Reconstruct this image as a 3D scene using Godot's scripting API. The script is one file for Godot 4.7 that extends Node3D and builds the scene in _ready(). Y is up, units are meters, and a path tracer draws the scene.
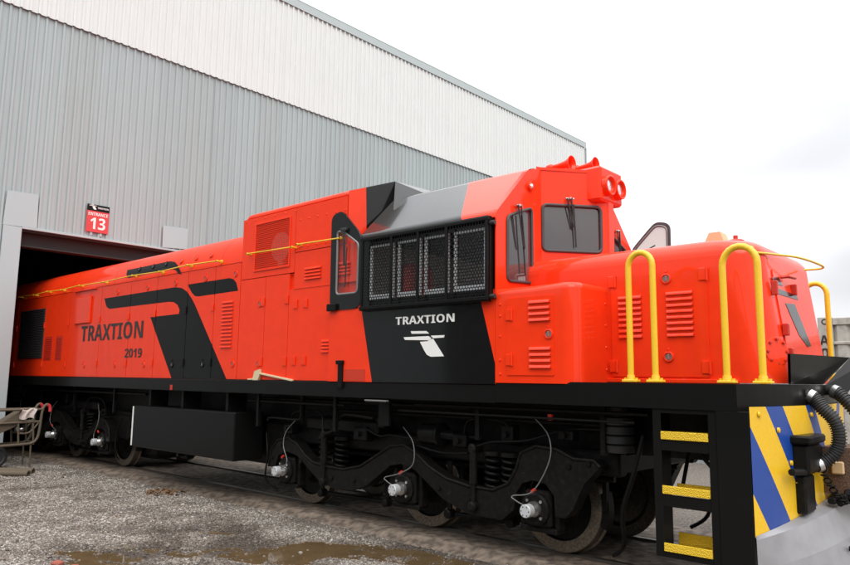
extends Node3D

# ---------------------------------------------------------------- mesh builder
class MB:
	var v := PackedVector3Array()
	var n := PackedVector3Array()
	var col := PackedColorArray()
	var use_col := false
	var tint := Color(1, 1, 1)

	func put(p: Vector3, q: Vector3) -> void:
		v.append(p); n.append(q)
		if use_col: col.append(tint)

	func tri(a: Vector3, b: Vector3, c: Vector3) -> void:      # counter-clockwise from the front
		var q := (b - a).cross(c - a)
		if q.length_squared() < 1e-16: return
		q = q.normalized()
		put(a, q); put(c, q); put(b, q)

	func trin(a: Vector3, b: Vector3, c: Vector3, na: Vector3, nb: Vector3, nc: Vector3) -> void:
		put(a, na); put(c, nc); put(b, nb)

	func quad(a: Vector3, b: Vector3, c: Vector3, d: Vector3) -> void:
		tri(a, b, c); tri(a, c, d)

	func quadn(a: Vector3, b: Vector3, c: Vector3, d: Vector3, na: Vector3, nb: Vector3, nc: Vector3, nd: Vector3) -> void:
		trin(a, b, c, na, nb, nc); trin(a, c, d, na, nc, nd)

	func tri_out(a: Vector3, b: Vector3, c: Vector3, o: Vector3) -> void:
		if (b - a).cross(c - a).dot((a + b + c) / 3.0 - o) < 0.0: tri(a, c, b)
		else: tri(a, b, c)

	func quad_out(a: Vector3, b: Vector3, c: Vector3, d: Vector3, o: Vector3) -> void:
		if (b - a).cross(c - a).dot((a + b + c + d) / 4.0 - o) < 0.0: quad(a, d, c, b)
		else: quad(a, b, c, d)

	# chamfered box, centre c, size s
	func box(c: Vector3, s: Vector3, b := 0.0, bas := Basis()) -> void:
		var h := s * 0.5
		b = minf(b, minf(h.x, minf(h.y, h.z)) * 0.9)
		if b <= 0.0:
			for ax in 3:
				for sg in [-1.0, 1.0]:
					var q: Array = []
					for k in [[-1.0, -1.0], [1.0, -1.0], [1.0, 1.0], [-1.0, 1.0]]:
						var p := Vector3.ZERO
						p[ax] = sg * h[ax]; p[(ax + 1) % 3] = k[0] * h[(ax + 1) % 3]; p[(ax + 2) % 3] = k[1] * h[(ax + 2) % 3]
						q.append(c + bas * p)
					quad_out(q[0], q[1], q[2], q[3], c)
			return
		for ax in 3:
			for sg in [-1.0, 1.0]:
				var q: Array = []
				for k in [[-1.0, -1.0], [1.0, -1.0], [1.0, 1.0], [-1.0, 1.0]]:
					var p := Vector3.ZERO
					p[ax] = sg * h[ax]; p[(ax + 1) % 3] = k[0] * (h[(ax + 1) % 3] - b); p[(ax + 2) % 3] = k[1] * (h[(ax + 2) % 3] - b)
					q.append(c + bas * p)
				quad_out(q[0], q[1], q[2], q[3], c)
		for ax in 3:
			var u := (ax + 1) % 3
			var w := (ax + 2) % 3
			for su in [-1.0, 1.0]:
				for sw in [-1.0, 1.0]:
					var q: Array = []
					for k in [[-1.0, 0], [1.0, 0], [1.0, 1], [-1.0, 1]]:
						var p := Vector3.ZERO
						p[ax] = k[0] * (h[ax] - b)
						p[u] = su * (h[u] - (b if k[1] == 1 else 0.0)); p[w] = sw * (h[w] - (0.0 if k[1] == 1 else b))
						q.append(c + bas * p)
					quad_out(q[0], q[1], q[2], q[3], c)
		for sx in [-1.0, 1.0]:
			for sy in [-1.0, 1.0]:
				for sz in [-1.0, 1.0]:
					tri_out(c + bas * Vector3(sx * h.x, sy * (h.y - b), sz * (h.z - b)), c + bas * Vector3(sx * (h.x - b), sy * h.y, sz * (h.z - b)), c + bas * Vector3(sx * (h.x - b), sy * (h.y - b), sz * h.z), c)

	func span(x0: float, y0: float, z0: float, x1: float, y1: float, z1: float, b := 0.0) -> void:
		box(Vector3(x0 + x1, y0 + y1, z0 + z1) * 0.5, Vector3(absf(x1 - x0), absf(y1 - y0), absf(z1 - z0)), b)

	func frame_for(d: Vector3) -> Array:
		var up := Vector3.UP if absf(d.y) < 0.9 else Vector3.RIGHT
		var u := d.cross(up).normalized()
		return [u, u.cross(d).normalized()]

	func lathe(o: Vector3, axis: Vector3, prof: Array, seg := 16, smooth := false) -> void:   # prof: [along, radius]
		var d := axis.normalized()
		var f := frame_for(d)
		var uu: Vector3 = f[0]
		var ww: Vector3 = f[1]
		for i in prof.size() - 1:
			var a0: float = prof[i][0]; var r0: float = prof[i][1]
			var a1: float = prof[i + 1][0]; var r1: float = prof[i + 1][1]
			var nr := (a1 - a0); var na := -(r1 - r0)
			for k in seg:
				var t0 := TAU * k / seg
				var t1 := TAU * (k + 1) / seg
				var e0 := uu * cos(t0) + ww * sin(t0)
				var e1 := uu * cos(t1) + ww * sin(t1)
				var p := o + d * a0 + e0 * r0
				var q := o + d * a0 + e1 * r0
				var r := o + d * a1 + e1 * r1
				var s := o + d * a1 + e0 * r1
				var n0 := (e0 * nr + d * na).normalized()
				var n1 := (e1 * nr + d * na).normalized()
				if r1 > 1e-6: trin(p, s, r, n0, n0, n1)
				if r0 > 1e-6: trin(p, r, q, n0, n1, n1)

	func cyl(p0: Vector3, p1: Vector3, r0: float, r1 := -1.0, seg := 10, caps := true) -> void:
		if r1 < 0.0: r1 = r0
		var l := (p1 - p0).length()
		var pr: Array = [[0.0, r0], [l, r1]]
		if caps: pr = [[0.0, 0.0], [0.0, r0], [l, r1], [l, 0.0]]
		lathe(p0, p1 - p0, pr, seg)

	func tube(pts: Array, r: float, seg := 8, closed := false) -> void:
		var m := pts.size()
		var rings: Array = []
		var dirs: Array = []
		var prev := Vector3.ZERO
		for i in m:
			var a: Vector3 = pts[(i - 1 + m) % m] if (closed or i > 0) else pts[i]
			var b: Vector3 = pts[(i + 1) % m] if (closed or i < m - 1) else pts[i]
			var d := (b - a).normalized()
			var u: Vector3
			if i == 0: u = frame_for(d)[0]
			else: u = (prev - d * prev.dot(d)).normalized()
			prev = u
			var w := d.cross(u)
			var ring: Array = []
			for k in seg:
				var t := TAU * k / seg
				ring.append(u * cos(t) + w * sin(t))
			rings.append(ring); dirs.append(d)
		var last := m if closed else m - 1
		for i in last:
			var j := (i + 1) % m
			var pa: Vector3 = pts[i]
			var pb: Vector3 = pts[j]
			for k in seg:
				var k1 := (k + 1) % seg
				var a: Vector3 = rings[i][k]; var b: Vector3 = rings[i][k1]
				var c: Vector3 = rings[j][k1]; var d: Vector3 = rings[j][k]
				quadn(pa + a * r, pa + b * r, pb + c * r, pb + d * r, a, b, c, d)
		if not closed:
			for e in [0, m - 1]:
				var pe: Vector3 = pts[e]
				var dd: Vector3 = dirs[e] * (-1.0 if e == 0 else 1.0)
				for k in seg:
					tri_out(pe, pe + rings[e][k] * r, pe + rings[e][(k + 1) % seg] * r, pe - dd)

	# flat polygon seen from nrm's side
	func face(poly: PackedVector2Array, o: Vector3, u: Vector3, w: Vector3, nrm: Vector3) -> void:
		var ix := Geometry2D.triangulate_polygon(poly)
		for i in range(0, ix.size(), 3):
			var a := o + u * poly[ix[i]].x + w * poly[ix[i]].y
			var b := o + u * poly[ix[i + 1]].x + w * poly[ix[i + 1]].y
			var c := o + u * poly[ix[i + 2]].x + w * poly[ix[i + 2]].y
			if (b - a).cross(c - a).dot(nrm) < 0.0: tri(a, c, b)
			else: tri(a, b, c)

	# sides of a polygon pushed along dep
	func rim(poly: PackedVector2Array, o: Vector3, u: Vector3, w: Vector3, dep: Vector3, inward := false) -> void:
		var area := 0.0
		for i in poly.size():
			area += poly[i].cross(poly[(i + 1) % poly.size()])
		for i in poly.size():
			var p := poly[i]
			var q := poly[(i + 1) % poly.size()]
			var e := q - p
			var out := Vector2(e.y, -e.x) * (1.0 if area > 0 else -1.0) * (-1.0 if inward else 1.0)
			var nn := u * out.x + w * out.y
			var a := o + u * p.x + w * p.y
			var b := o + u * q.x + w * q.y
			if (b - a).cross(dep).dot(nn) < 0.0: quad(a, a + dep, b + dep, b)
			else: quad(a, b, b + dep, a + dep)

	func prism(poly: PackedVector2Array, o: Vector3, u: Vector3, w: Vector3, dep: Vector3) -> void:
		face(poly, o, u, w, -dep)
		face(poly, o + dep, u, w, dep)
		rim(poly, o, u, w, dep)

	# grid of points g[i][j], smooth; flip turns the front side round
	func grid(g: Array, flip := false) -> void:
		var ni := g.size()
		var nj: int = g[0].size()
		var nn: Array = []
		for i in ni:
			var row: Array = []
			for j in nj:
				var di: Vector3 = g[mini(i + 1, ni - 1)][j] - g[maxi(i - 1, 0)][j]
				var dj: Vector3 = g[i][mini(j + 1, nj - 1)] - g[i][maxi(j - 1, 0)]
				var q := di.cross(dj).normalized()
				row.append(-q if flip else q)
			nn.append(row)
		for i in ni - 1:
			for j in nj - 1:
				if flip: quadn(g[i][j], g[i][j + 1], g[i + 1][j + 1], g[i + 1][j], nn[i][j], nn[i][j + 1], nn[i + 1][j + 1], nn[i + 1][j])
				else: quadn(g[i][j], g[i + 1][j], g[i + 1][j + 1], g[i][j + 1], nn[i][j], nn[i + 1][j], nn[i + 1][j + 1], nn[i][j + 1])

	func mesh(org: Vector3) -> ArrayMesh:
		var am := ArrayMesh.new()
		add_to(am, org)
		return am

	func add_to(am: ArrayMesh, org: Vector3, m: Material = null) -> void:
		if v.is_empty(): return
		var vv := v.duplicate()
		if org != Vector3.ZERO:
			for i in vv.size(): vv[i] -= org
		var ar := []
		ar.resize(Mesh.ARRAY_MAX)
		ar[Mesh.ARRAY_VERTEX] = vv
		ar[Mesh.ARRAY_NORMAL] = n
		if use_col: ar[Mesh.ARRAY_COLOR] = col
		am.add_surface_from_arrays(Mesh.PRIMITIVE_TRIANGLES, ar)
		if m: am.surface_set_material(am.get_surface_count() - 1, m)

# ---------------------------------------------------------------- helpers
const ZC := -6.83                     # centre line of the locomotive
const X := Vector3(1, 0, 0)
const Y := Vector3(0, 1, 0)
const Z := Vector3(0, 0, 1)
var M := {}
var org := Vector3.ZERO               # base of the thing under construction
var taken := {}
var rng := RandomNumberGenerator.new()

func numbered(called: String) -> String:
	if not taken.has(called):
		taken[called] = 0
		return called
	taken[called] += 1
	return "%s_%03d" % [called, taken[called]]

func thing(called: String, at: Vector3, label: String, category: String, group := "") -> Node3D:
	var o := Node3D.new()
	o.name = numbered(called)
	add_child(o)
	o.position = at
	org = at
	tag(o, label, category, group)
	return o

func tag(o: Node, label: String, category: String, group := "") -> void:
	o.set_meta("label", label)
	o.set_meta("category", category)
	if group: o.set_meta("group", group)

func single(mb: MB, called: String, mat: Material, at: Vector3, label: String, category: String, group := "") -> MeshInstance3D:
	var o := MeshInstance3D.new()
	o.name = numbered(called)
	o.mesh = mb.mesh(at)
	o.material_override = mat
	o.position = at
	add_child(o)
	tag(o, label, category, group)
	return o

func structure(mb: MB, called: String, mat: Material) -> MeshInstance3D:
	var o := MeshInstance3D.new()
	o.name = numbered(called)
	o.mesh = mb.mesh(Vector3.ZERO)
	o.material_override = mat
	o.set_meta("kind", "structure")
	add_child(o)
	return o

func part(mb: MB, called: String, mat: Material, parent: Node) -> MeshInstance3D:
	var o := MeshInstance3D.new()
	o.name = called
	o.mesh = mb.mesh(org)
	o.material_override = mat
	parent.add_child(o, true)
	return o

func group_part(called: String, parent: Node) -> Node3D:
	var o := Node3D.new()
	o.name = called
	parent.add_child(o, true)
	return o

func inst(mesh: Mesh, called: String, mat: Material, parent: Node, at: Vector3, bas := Basis()) -> MeshInstance3D:
	var o := MeshInstance3D.new()
	o.name = called
	o.mesh = mesh
	o.material_override = mat
	o.transform = Transform3D(bas, at - org)
	parent.add_child(o, true)
	return o

func two_tone(parts: Array, called: String, parent: Node) -> MeshInstance3D:     # [[MB, material], ...]
	var am := ArrayMesh.new()
	for p in parts:
		var mb: MB = p[0]
		mb.add_to(am, org, p[1])
	var o := MeshInstance3D.new()
	o.name = called
	o.mesh = am
	parent.add_child(o, true)
	return o

func pv(a: Array) -> PackedVector2Array:
	var p := PackedVector2Array()
	for q in a: p.append(Vector2(q[0], q[1]))
	return p

func rect(x0: float, y0: float, x1: float, y1: float) -> PackedVector2Array:
	return pv([[x0, y0], [x1, y0], [x1, y1], [x0, y1]])

func rrect(x0: float, y0: float, x1: float, y1: float, r: float, k := 4) -> PackedVector2Array:
	return rpoly(pv([[x0, y0], [x1, y0], [x1, y1], [x0, y1]]), r, k)

# rounds the corners of a polygon
func rpoly(p: PackedVector2Array, r: float, k := 4) -> PackedVector2Array:
	var out := PackedVector2Array()
	var m := p.size()
	for i in m:
		var a := p[(i - 1 + m) % m]
		var b := p[i]
		var c := p[(i + 1) % m]
		var da := (a - b).normalized()
		var dc := (c - b).normalized()
		var t := minf(r, minf(a.distance_to(b), c.distance_to(b)) * 0.45)
		for j in k + 1:
			var s := float(j) / k
			out.append((b + da * t).lerp(b, s).lerp(b.lerp(b + dc * t, s), s))
	return out

func cut(polys: Array, by: Array, keep: bool) -> Array:      # keep true: what lies inside any of by; false: what lies outside all of them
	var res: Array = []
	if keep:
		for p in polys:
			for c in by: res.append_array(Geometry2D.intersect_polygons(p, c))
		return res
	res = polys
	for c in by:
		var nx: Array = []
		for p in res:
			# a cut that lies wholly inside would leave a hole: halve the piece through it first
			var mid := 0.0
			for q in c: mid += q.x / c.size()
			for hp in [rect(-900, -900, mid, 900), rect(mid, -900, 900, 900)]:
				for h in Geometry2D.intersect_polygons(p, hp):
					for g in Geometry2D.clip_polygons(h, c):
						if not Geometry2D.is_polygon_clockwise(g) or true: nx.append(g)
		res = nx
	return res

func lin(r: float, g: float, b: float) -> Color:
	return Color(r, g, b).linear_to_srgb()

func noise_tex(freq: float, size: int, ramp: Array = [], normal := false, bump := 1.0, sd := 1, oct := 4, kind := FastNoiseLite.TYPE_SIMPLEX_SMOOTH) -> NoiseTexture2D:
	var t := NoiseTexture2D.new()
	var f := FastNoiseLite.new()
	f.noise_type = kind
	f.frequency = freq
	f.seed = sd
	f.fractal_octaves = oct
	t.noise = f
	t.width = size; t.height = size
	t.seamless = true
	t.as_normal_map = normal
	t.bump_strength = bump
	if ramp.size() > 0:
		var g := Gradient.new()
		var off := PackedFloat32Array()
		var cs := PackedColorArray()
		for e in ramp:
			off.append(e[0]); cs.append(e[1])
		g.offsets = off; g.colors = cs
		t.color_ramp = g
	return t

func mat(c: Color, rough: float, metal := 0.0, coat := 0.0) -> StandardMaterial3D:
	var m := StandardMaterial3D.new()
	m.albedo_color = c
	m.roughness = rough
	m.metallic = metal
	if coat > 0.0:
		m.clearcoat_enabled = true
		m.clearcoat = coat
		m.clearcoat_roughness = 0.08
	return m

func tri_map(m: StandardMaterial3D, scale: float, sharp := 4.0) -> void:
	m.uv1_triplanar = true
	m.uv1_world_triplanar = true
	m.uv1_triplanar_sharpness = sharp
	m.uv1_scale = Vector3.ONE * scale

func arc(cx: float, cy: float, rx: float, ry: float, a0: float, a1: float, k: int) -> Array:
	var r: Array = []
	for i in k + 1:
		var t := deg_to_rad(lerpf(a0, a1, float(i) / k))
		r.append([cx + rx * cos(t), cy + ry * sin(t)])
	return r

func smooth_path(pts: Array, k := 8) -> Array:
	var c := Curve3D.new()
	for i in pts.size():
		var a: Vector3 = pts[maxi(i - 1, 0)]
		var b: Vector3 = pts[mini(i + 1, pts.size() - 1)]
		var t := (b - a) / 6.0
		c.add_point(pts[i], -t, t)
	var out: Array = []
	for i in pts.size() - 1:
		for j in k: out.append(c.sample(i, float(j) / k))
	out.append(pts[-1])
	return out

func text_part(s: String, called: String, mat_: Material, parent: Node, left: Vector3, right: Vector3, up: Vector3, height: float, depth := 0.004) -> void:
	# lettering whose baseline runs from left to right
	var f := SystemFont.new()
	f.font_names = PackedStringArray(["Droid Sans"])
	f.font_weight = 700
	var t := TextMesh.new()
	t.text = s
	t.font = f
	t.font_size = 64
	t.pixel_size = 0.01
	t.depth = 0.1
	t.curve_step = 1.0
	t.horizontal_alignment = HORIZONTAL_ALIGNMENT_LEFT
	t.vertical_alignment = VERTICAL_ALIGNMENT_BOTTOM
	var bb := t.get_aabb()
	var u := (right - left) / bb.size.x
	var w := up.normalized() * height / bb.size.y
	var nn := u.cross(w).normalized() * depth / 0.1
	var b := Basis(u, w, nn)
	var o := MeshInstance3D.new()
	o.name = called
	o.mesh = t
	o.material_override = mat_
	o.transform = Transform3D(b, left - b * bb.position - nn * 0.0 - org)
	parent.add_child(o, true)

# ---------------------------------------------------------------- scene
func _ready() -> void:
	rng.seed = 7
	camera_and_light()
	make_materials()
	make_ground()
	make_track()
	make_warehouse()
	make_sign()
	make_unseen_shed()
	make_containers()
	make_locomotive()
	make_trolley()
	make_small_things()

func camera_and_light() -> void:
	var cam := Camera3D.new()
	cam.name = "camera"
	cam.position = Vector3(0, 1.65, 0)
	cam.rotation = Vector3(0.134408, 0.738301, 0.012029)
	cam.fov = 43.36
	cam.near = 0.1
	cam.far = 3000.0
	add_child(cam)
	cam.current = true
	var env := Environment.new()
	env.background_mode = Environment.BG_SKY
	env.tonemap_mode = Environment.TONE_MAPPER_LINEAR
	env.tonemap_exposure = 1.12
	env.sdfgi_enabled = true
	env.ssao_enabled = true
	env.ssil_enabled = true
	# overcast sky: brighter overhead than at the horizon, with soft uneven cloud
	var w := 512
	var h := 256
	var im := Image.create_empty(w, h, false, Image.FORMAT_RGBF)
	var fn := FastNoiseLite.new()
	fn.noise_type = FastNoiseLite.TYPE_SIMPLEX_SMOOTH
	fn.seed = 25
	fn.frequency = 1.1
	fn.fractal_octaves = 4
	for j in h:
		var el := (0.5 - (j + 0.5) / h) * PI
		for i in w:
			var az := ((i + 0.5) / w - 0.5) * TAU
			var d := Vector3(sin(az) * cos(el), sin(el), -cos(az) * cos(el))
			var up := maxf(d.y, 0.0)
			var l := 0.90 + 0.38 * up + 2.1 * up * up
			var c := fn.get_noise_3d(d.x * 1.6, d.y * 5.0, d.z * 1.6)
			var veil := clampf(0.5 + c * 1.3, 0.0, 1.0)
			l *= lerpf(0.72, 1.13, veil)
			var tintc := Vector3(0.965, 0.985, 1.035).lerp(Vector3(1, 1, 1), veil)
			im.set_pixel(i, j, Color(l * tintc.x, l * tintc.y, l * tintc.z))
	var sm := PanoramaSkyMaterial.new()
	sm.panorama = ImageTexture.create_from_image(im)
	var sky := Sky.new()
	sky.sky_material = sm
	env.sky = sky
	var we := WorldEnvironment.new()
	we.name = "world_environment"
	we.environment = env
	add_child(we)
	var sun := DirectionalLight3D.new()
	sun.name = "sun"
	sun.light_energy = 0.45
	sun.light_angular_distance = 40.0
	sun.light_color = Color(1.0, 0.97, 0.92)
	sun.shadow_enabled = true
	sun.transform = Transform3D(Basis.looking_at(-Vector3(0.52, 0.74, 0.42).normalized(), Vector3.UP), Vector3(0, 20, 0))
	add_child(sun)

func make_materials() -> void:
	var o := mat(lin(0.86, 0.041, 0.007), 0.42, 0.0, 0.5)
	o.metallic_specular = 0.2
	o.normal_enabled = true
	o.normal_texture = noise_tex(0.012, 512, [], true, 2.0, 3, 3)
	o.normal_scale = 0.2
	o.albedo_texture = noise_tex(0.02, 512, [[0.0, Color(0.965, 0.955, 0.95)], [1.0, Color(1, 1, 1)]], false, 1.0, 9, 5)
	tri_map(o, 0.45)
	M.orange = o
	var b := mat(lin(0.007, 0.007, 0.0075), 0.22, 0.0, 0.6)
	b.normal_enabled = true
	b.normal_texture = o.normal_texture
	b.normal_scale = 0.28
	b.metallic_specular = 0.25
	tri_map(b, 0.45)
	M.black = b
	M.stripe = mat(lin(0.008, 0.008, 0.0085), 0.34, 0.0, 0.1)
	M.stripe.metallic_specular = 0.22
	var ch := mat(Color(1, 1, 1), 0.5)
	ch.albedo_texture = noise_tex(0.03, 512, [[0.0, lin(0.006, 0.006, 0.006)], [0.55, lin(0.009, 0.0085, 0.0085)], [0.8, lin(0.014, 0.012, 0.0105)], [1.0, lin(0.035, 0.026, 0.018)]], false, 1.0, 21, 5)
	tri_map(ch, 0.8)
	ch.metallic_specular = 0.25
	ch.roughness = 0.42
	M.chassis = ch
	M.sill = mat(lin(0.007, 0.007, 0.007), 0.32, 0.0, 0.08)
	M.sill.metallic_specular = 0.22
	var y := mat(Color(1, 1, 1), 0.42, 0.0, 0.2)
	y.albedo_texture = noise_tex(0.06, 256, [[0.0, lin(0.76, 0.45, 0.012)], [0.6, lin(0.80, 0.49, 0.016)], [1.0, lin(0.83, 0.52, 0.025)]], false, 1.0, 5, 4)
	tri_map(y, 2.0)
	M.yellow = y
	M.stepyellow = mat(lin(0.72, 0.47, 0.015), 0.6)
	M.stepyellow.normal_enabled = true
	M.stepyellow.normal_texture = noise_tex(0.11, 256, [], true, 6.0, 8, 1, FastNoiseLite.TYPE_CELLULAR)
	tri_map(M.stepyellow, 4.0)
	M.blue = mat(lin(0.012, 0.058, 0.30), 0.3, 0.0, 0.3)
	M.white = mat(lin(0.78, 0.78, 0.76), 0.5)
	M.letter = mat(lin(0.025, 0.02, 0.02), 0.45)
	var st := mat(Color(1, 1, 1), 0.30, 0.8)
	st.albedo_texture = noise_tex(0.05, 256, [[0.0, lin(0.14, 0.12, 0.095)], [0.5, lin(0.23, 0.20, 0.165)], [1.0, lin(0.33, 0.295, 0.25)]], false, 1.0, 31, 5)
	tri_map(st, 2.0)
	M.wheel = st
	M.rail = mat(lin(0.17, 0.15, 0.13), 0.35, 0.8)
	M.cap = mat(lin(0.52, 0.54, 0.56), 0.45, 0.15)
	M.chrome = mat(lin(0.55, 0.55, 0.55), 0.25, 0.9)
	M.cable = mat(lin(0.20, 0.20, 0.20), 0.45, 0.4)
	M.red = mat(lin(0.5, 0.025, 0.012), 0.4)
	M.rubber = mat(lin(0.02, 0.02, 0.021), 0.6)
	M.bezel = mat(lin(0.055, 0.052, 0.055), 0.5)
	var g := mat(Color(0.30, 0.31, 0.32, 0.12), 0.02)
	g.transparency = BaseMaterial3D.TRANSPARENCY_ALPHA
	M.glass = g
	var gd := mat(Color(0.27, 0.27, 0.28, 0.72), 0.015)
	gd.metallic_specular = 1.0
	gd.clearcoat_enabled = true
	gd.clearcoat = 1.0
	gd.clearcoat_roughness = 0.01
	gd.transparency = BaseMaterial3D.TRANSPARENCY_ALPHA
	M.glass_dark = gd
	var gc: StandardMaterial3D = gd.duplicate()
	gc.albedo_color = Color(0.36, 0.37, 0.38, 0.45)
	M.glass_corner = gc
	var gt := mat(Color(0.62, 0.56, 0.50, 0.55), 0.1)
	gt.transparency = BaseMaterial3D.TRANSPARENCY_ALPHA
	M.glass_tint = gt
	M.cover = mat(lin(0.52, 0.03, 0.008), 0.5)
	M.lens = mat(lin(0.75, 0.76, 0.78), 0.08, 0.75)
	M.interior = mat(lin(0.36, 0.35, 0.32), 0.7)
	var plow := mat(Color(1, 1, 1), 0.32, 0.2, 0.2)
	plow.albedo_texture = noise_tex(0.025, 512, [[0.0, lin(0.27, 0.27, 0.285)], [0.5, lin(0.31, 0.31, 0.335)], [1.0, lin(0.335, 0.335, 0.36)]], false, 1.0, 41, 5)
	tri_map(plow, 0.35)
	M.plow = plow
	var ru := mat(Color(1, 1, 1), 0.75, 0.1)
	ru.albedo_texture = noise_tex(0.04, 512, [[0.0, lin(0.035, 0.022, 0.016)], [0.45, lin(0.10, 0.058, 0.038)], [0.75, lin(0.17, 0.095, 0.06)], [1.0, lin(0.26, 0.17, 0.12)]], false, 1.0, 51, 5)
	tri_map(ru, 3.0)
	M.rust = ru
	# building
	for e in [["cladgrey", 0.395, 0.447, 0.458], ["cladwhite", 0.71, 0.73, 0.728]]:
		var m := mat(Color(1, 1, 1), 0.5, 0.05)
		var base := Color(e[1], e[2], e[3])
		m.albedo_texture = noise_tex(0.012, 512, [[0.0, (base * 0.955).linear_to_srgb()], [0.5, (base * 0.985).linear_to_srgb()], [1.0, (base * 1.02).linear_to_srgb()]], false, 1.0, 61, 5)
		m.uv1_triplanar = true
		m.uv1_world_triplanar = true
		m.uv1_scale = Vector3(0.6, 0.12, 0.6)
		M[e[0]] = m
		for k in 2:
			var m2: StandardMaterial3D = m.duplicate()
			m2.albedo_color = Color(0.985, 0.985, 0.985) if k == 0 else Color(0.985, 0.98, 0.975)
			M[e[0] + str(k)] = m2
	M.flash = mat(lin(0.42, 0.475, 0.49), 0.45, 0.1)
	M.fascia = mat(lin(0.42, 0.47, 0.48), 0.5)
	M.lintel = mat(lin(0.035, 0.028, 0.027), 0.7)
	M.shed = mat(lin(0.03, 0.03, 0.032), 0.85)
	# ground
	var gr := mat(Color(1, 1, 1), 0.93)
	gr.albedo_texture = noise_tex(0.02, 1024, [[0.0, lin(0.075, 0.062, 0.052)], [0.4, lin(0.14, 0.122, 0.106)], [0.6, lin(0.20, 0.18, 0.16)], [1.0, lin(0.30, 0.275, 0.25)]], false, 1.0, 71, 6)
	gr.normal_enabled = true
	gr.normal_texture = noise_tex(0.09, 1024, [], true, 8.0, 72, 4)
	gr.normal_scale = 1.2
	tri_map(gr, 0.9)
	gr.vertex_color_use_as_albedo = true
	M.ground = gr
	var ap := mat(Color(1, 1, 1), 0.85)
	ap.albedo_texture = noise_tex(0.012, 1024, [[0.0, lin(0.055, 0.044, 0.036)], [0.35, lin(0.12, 0.094, 0.074)], [0.55, lin(0.19, 0.148, 0.115)], [0.75, lin(0.235, 0.185, 0.146)], [1.0, lin(0.30, 0.25, 0.205)]], false, 1.0, 81, 6)
	ap.normal_enabled = true
	ap.normal_texture = noise_tex(0.06, 1024, [], true, 5.0, 82, 5)
	ap.normal_scale = 0.3
	tri_map(ap, 0.55)
	M.apron = ap
	var wa := mat(lin(0.125, 0.083, 0.042), 0.03)
	wa.albedo_texture = noise_tex(0.01, 512, [[0.0, Color(0.85, 0.85, 0.85)], [1.0, Color(1, 1, 1)]], false, 1.0, 83, 3)
	tri_map(wa, 0.6)
	M.puddle = wa
	var pe := mat(Color(1, 1, 1), 0.9)
	pe.vertex_color_use_as_albedo = true
	M.pebble = pe
	var co := mat(Color(1, 1, 1), 0.6)
	co.albedo_texture = noise_tex(0.02, 512, [[0.0, lin(0.30, 0.295, 0.26)], [0.5, lin(0.42, 0.415, 0.38)], [1.0, lin(0.46, 0.455, 0.42)]], false, 1.0, 91, 5)
	tri_map(co, 0.7)
	M.container = co
	M.container2 = mat(lin(0.30, 0.345, 0.35), 0.6)
	M.tube = mat(lin(0.115, 0.09, 0.062), 0.65, 0.2)
	M.wood = mat(lin(0.60, 0.50, 0.32), 0.8)
	M.beige = mat(lin(0.62, 0.44, 0.25), 0.6)
	M.leaf = mat(lin(0.16, 0.085, 0.04), 0.9)
	M.rag = mat(lin(0.52, 0.45, 0.42), 0.95)
	M.brick = mat(lin(0.27, 0.075, 0.05), 0.9)
	M.signred = mat(lin(0.62, 0.045, 0.05), 0.45)

# ---------------------------------------------------------------- ground
var gnoise := FastNoiseLite.new()
const POOLS := [[-6.95, -3.2, 0.5, 0.15, 0.5], [-6.55, -3.08, 0.45, 0.13, 0.5], [-6.7, -3.66, 0.5, 0.14, 0.4], [-7.15, -4.45, 0.28, 0.10, 0.4], [-6.15, -4.2, 0.55, 0.22, 0.55], [-5.62, -4.85, 0.62, 0.30, 0.6], [-5.2, -5.12, 0.5, 0.24, 0.5], [-5.75, -4.2, 0.5, 0.16, 0.5], [-4.75, -5.2, 0.5, 0.2, 0.5]]

func pool_depth(x: float, z: float) -> float:
	var m := 0.0
	for p in POOLS:
		var a: float = p[4]
		var dx: float = x - p[0]
		var dz: float = z - p[1]
		var u: float = (dx * cos(a) - dz * sin(a)) / p[2]
		var v: float = (dx * sin(a) + dz * cos(a)) / p[3]
		var q := sqrt(u * u + v * v)
		m = maxf(m, clampf(1.75 - q, 0.0, 1.0))
	return m

func wetness(x: float, z: float) -> float:
	# damp soil round the pools and in scattered patches
	var m := 0.0
	for p in POOLS:
		var d := Vector2(x - p[0], z - p[1]).length()
		m = maxf(m, 1.5 - d / 0.8)
	return clampf(m * 0.75 + gnoise.get_noise_2d(x * 2.0 + 9.0, z * 2.0) * 1.1 - 0.05, 0.0, 1.0)

func ground_y(x: float, z: float) -> float:
	var near := smoothstep(-22.0, -16.0, x) * smoothstep(-9.0, -8.0, -absf(z + 1.5))
	var y := -0.045 + gnoise.get_noise_2d(x * 1.2, z * 1.2) * 0.028 * near + gnoise.get_noise_2d(x * 6.0 + 40.0, z * 6.0) * 0.014 * near
	y -= pool_depth(x, z) * (0.034 + 0.02 * gnoise.get_noise_2d(x * 9.0, z * 9.0))
	if x < 30.0: y = lerpf(y, -0.11, smoothstep(-5.55, -5.75, z) * smoothstep(-9.0, -8.5, z))
	return y

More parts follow.
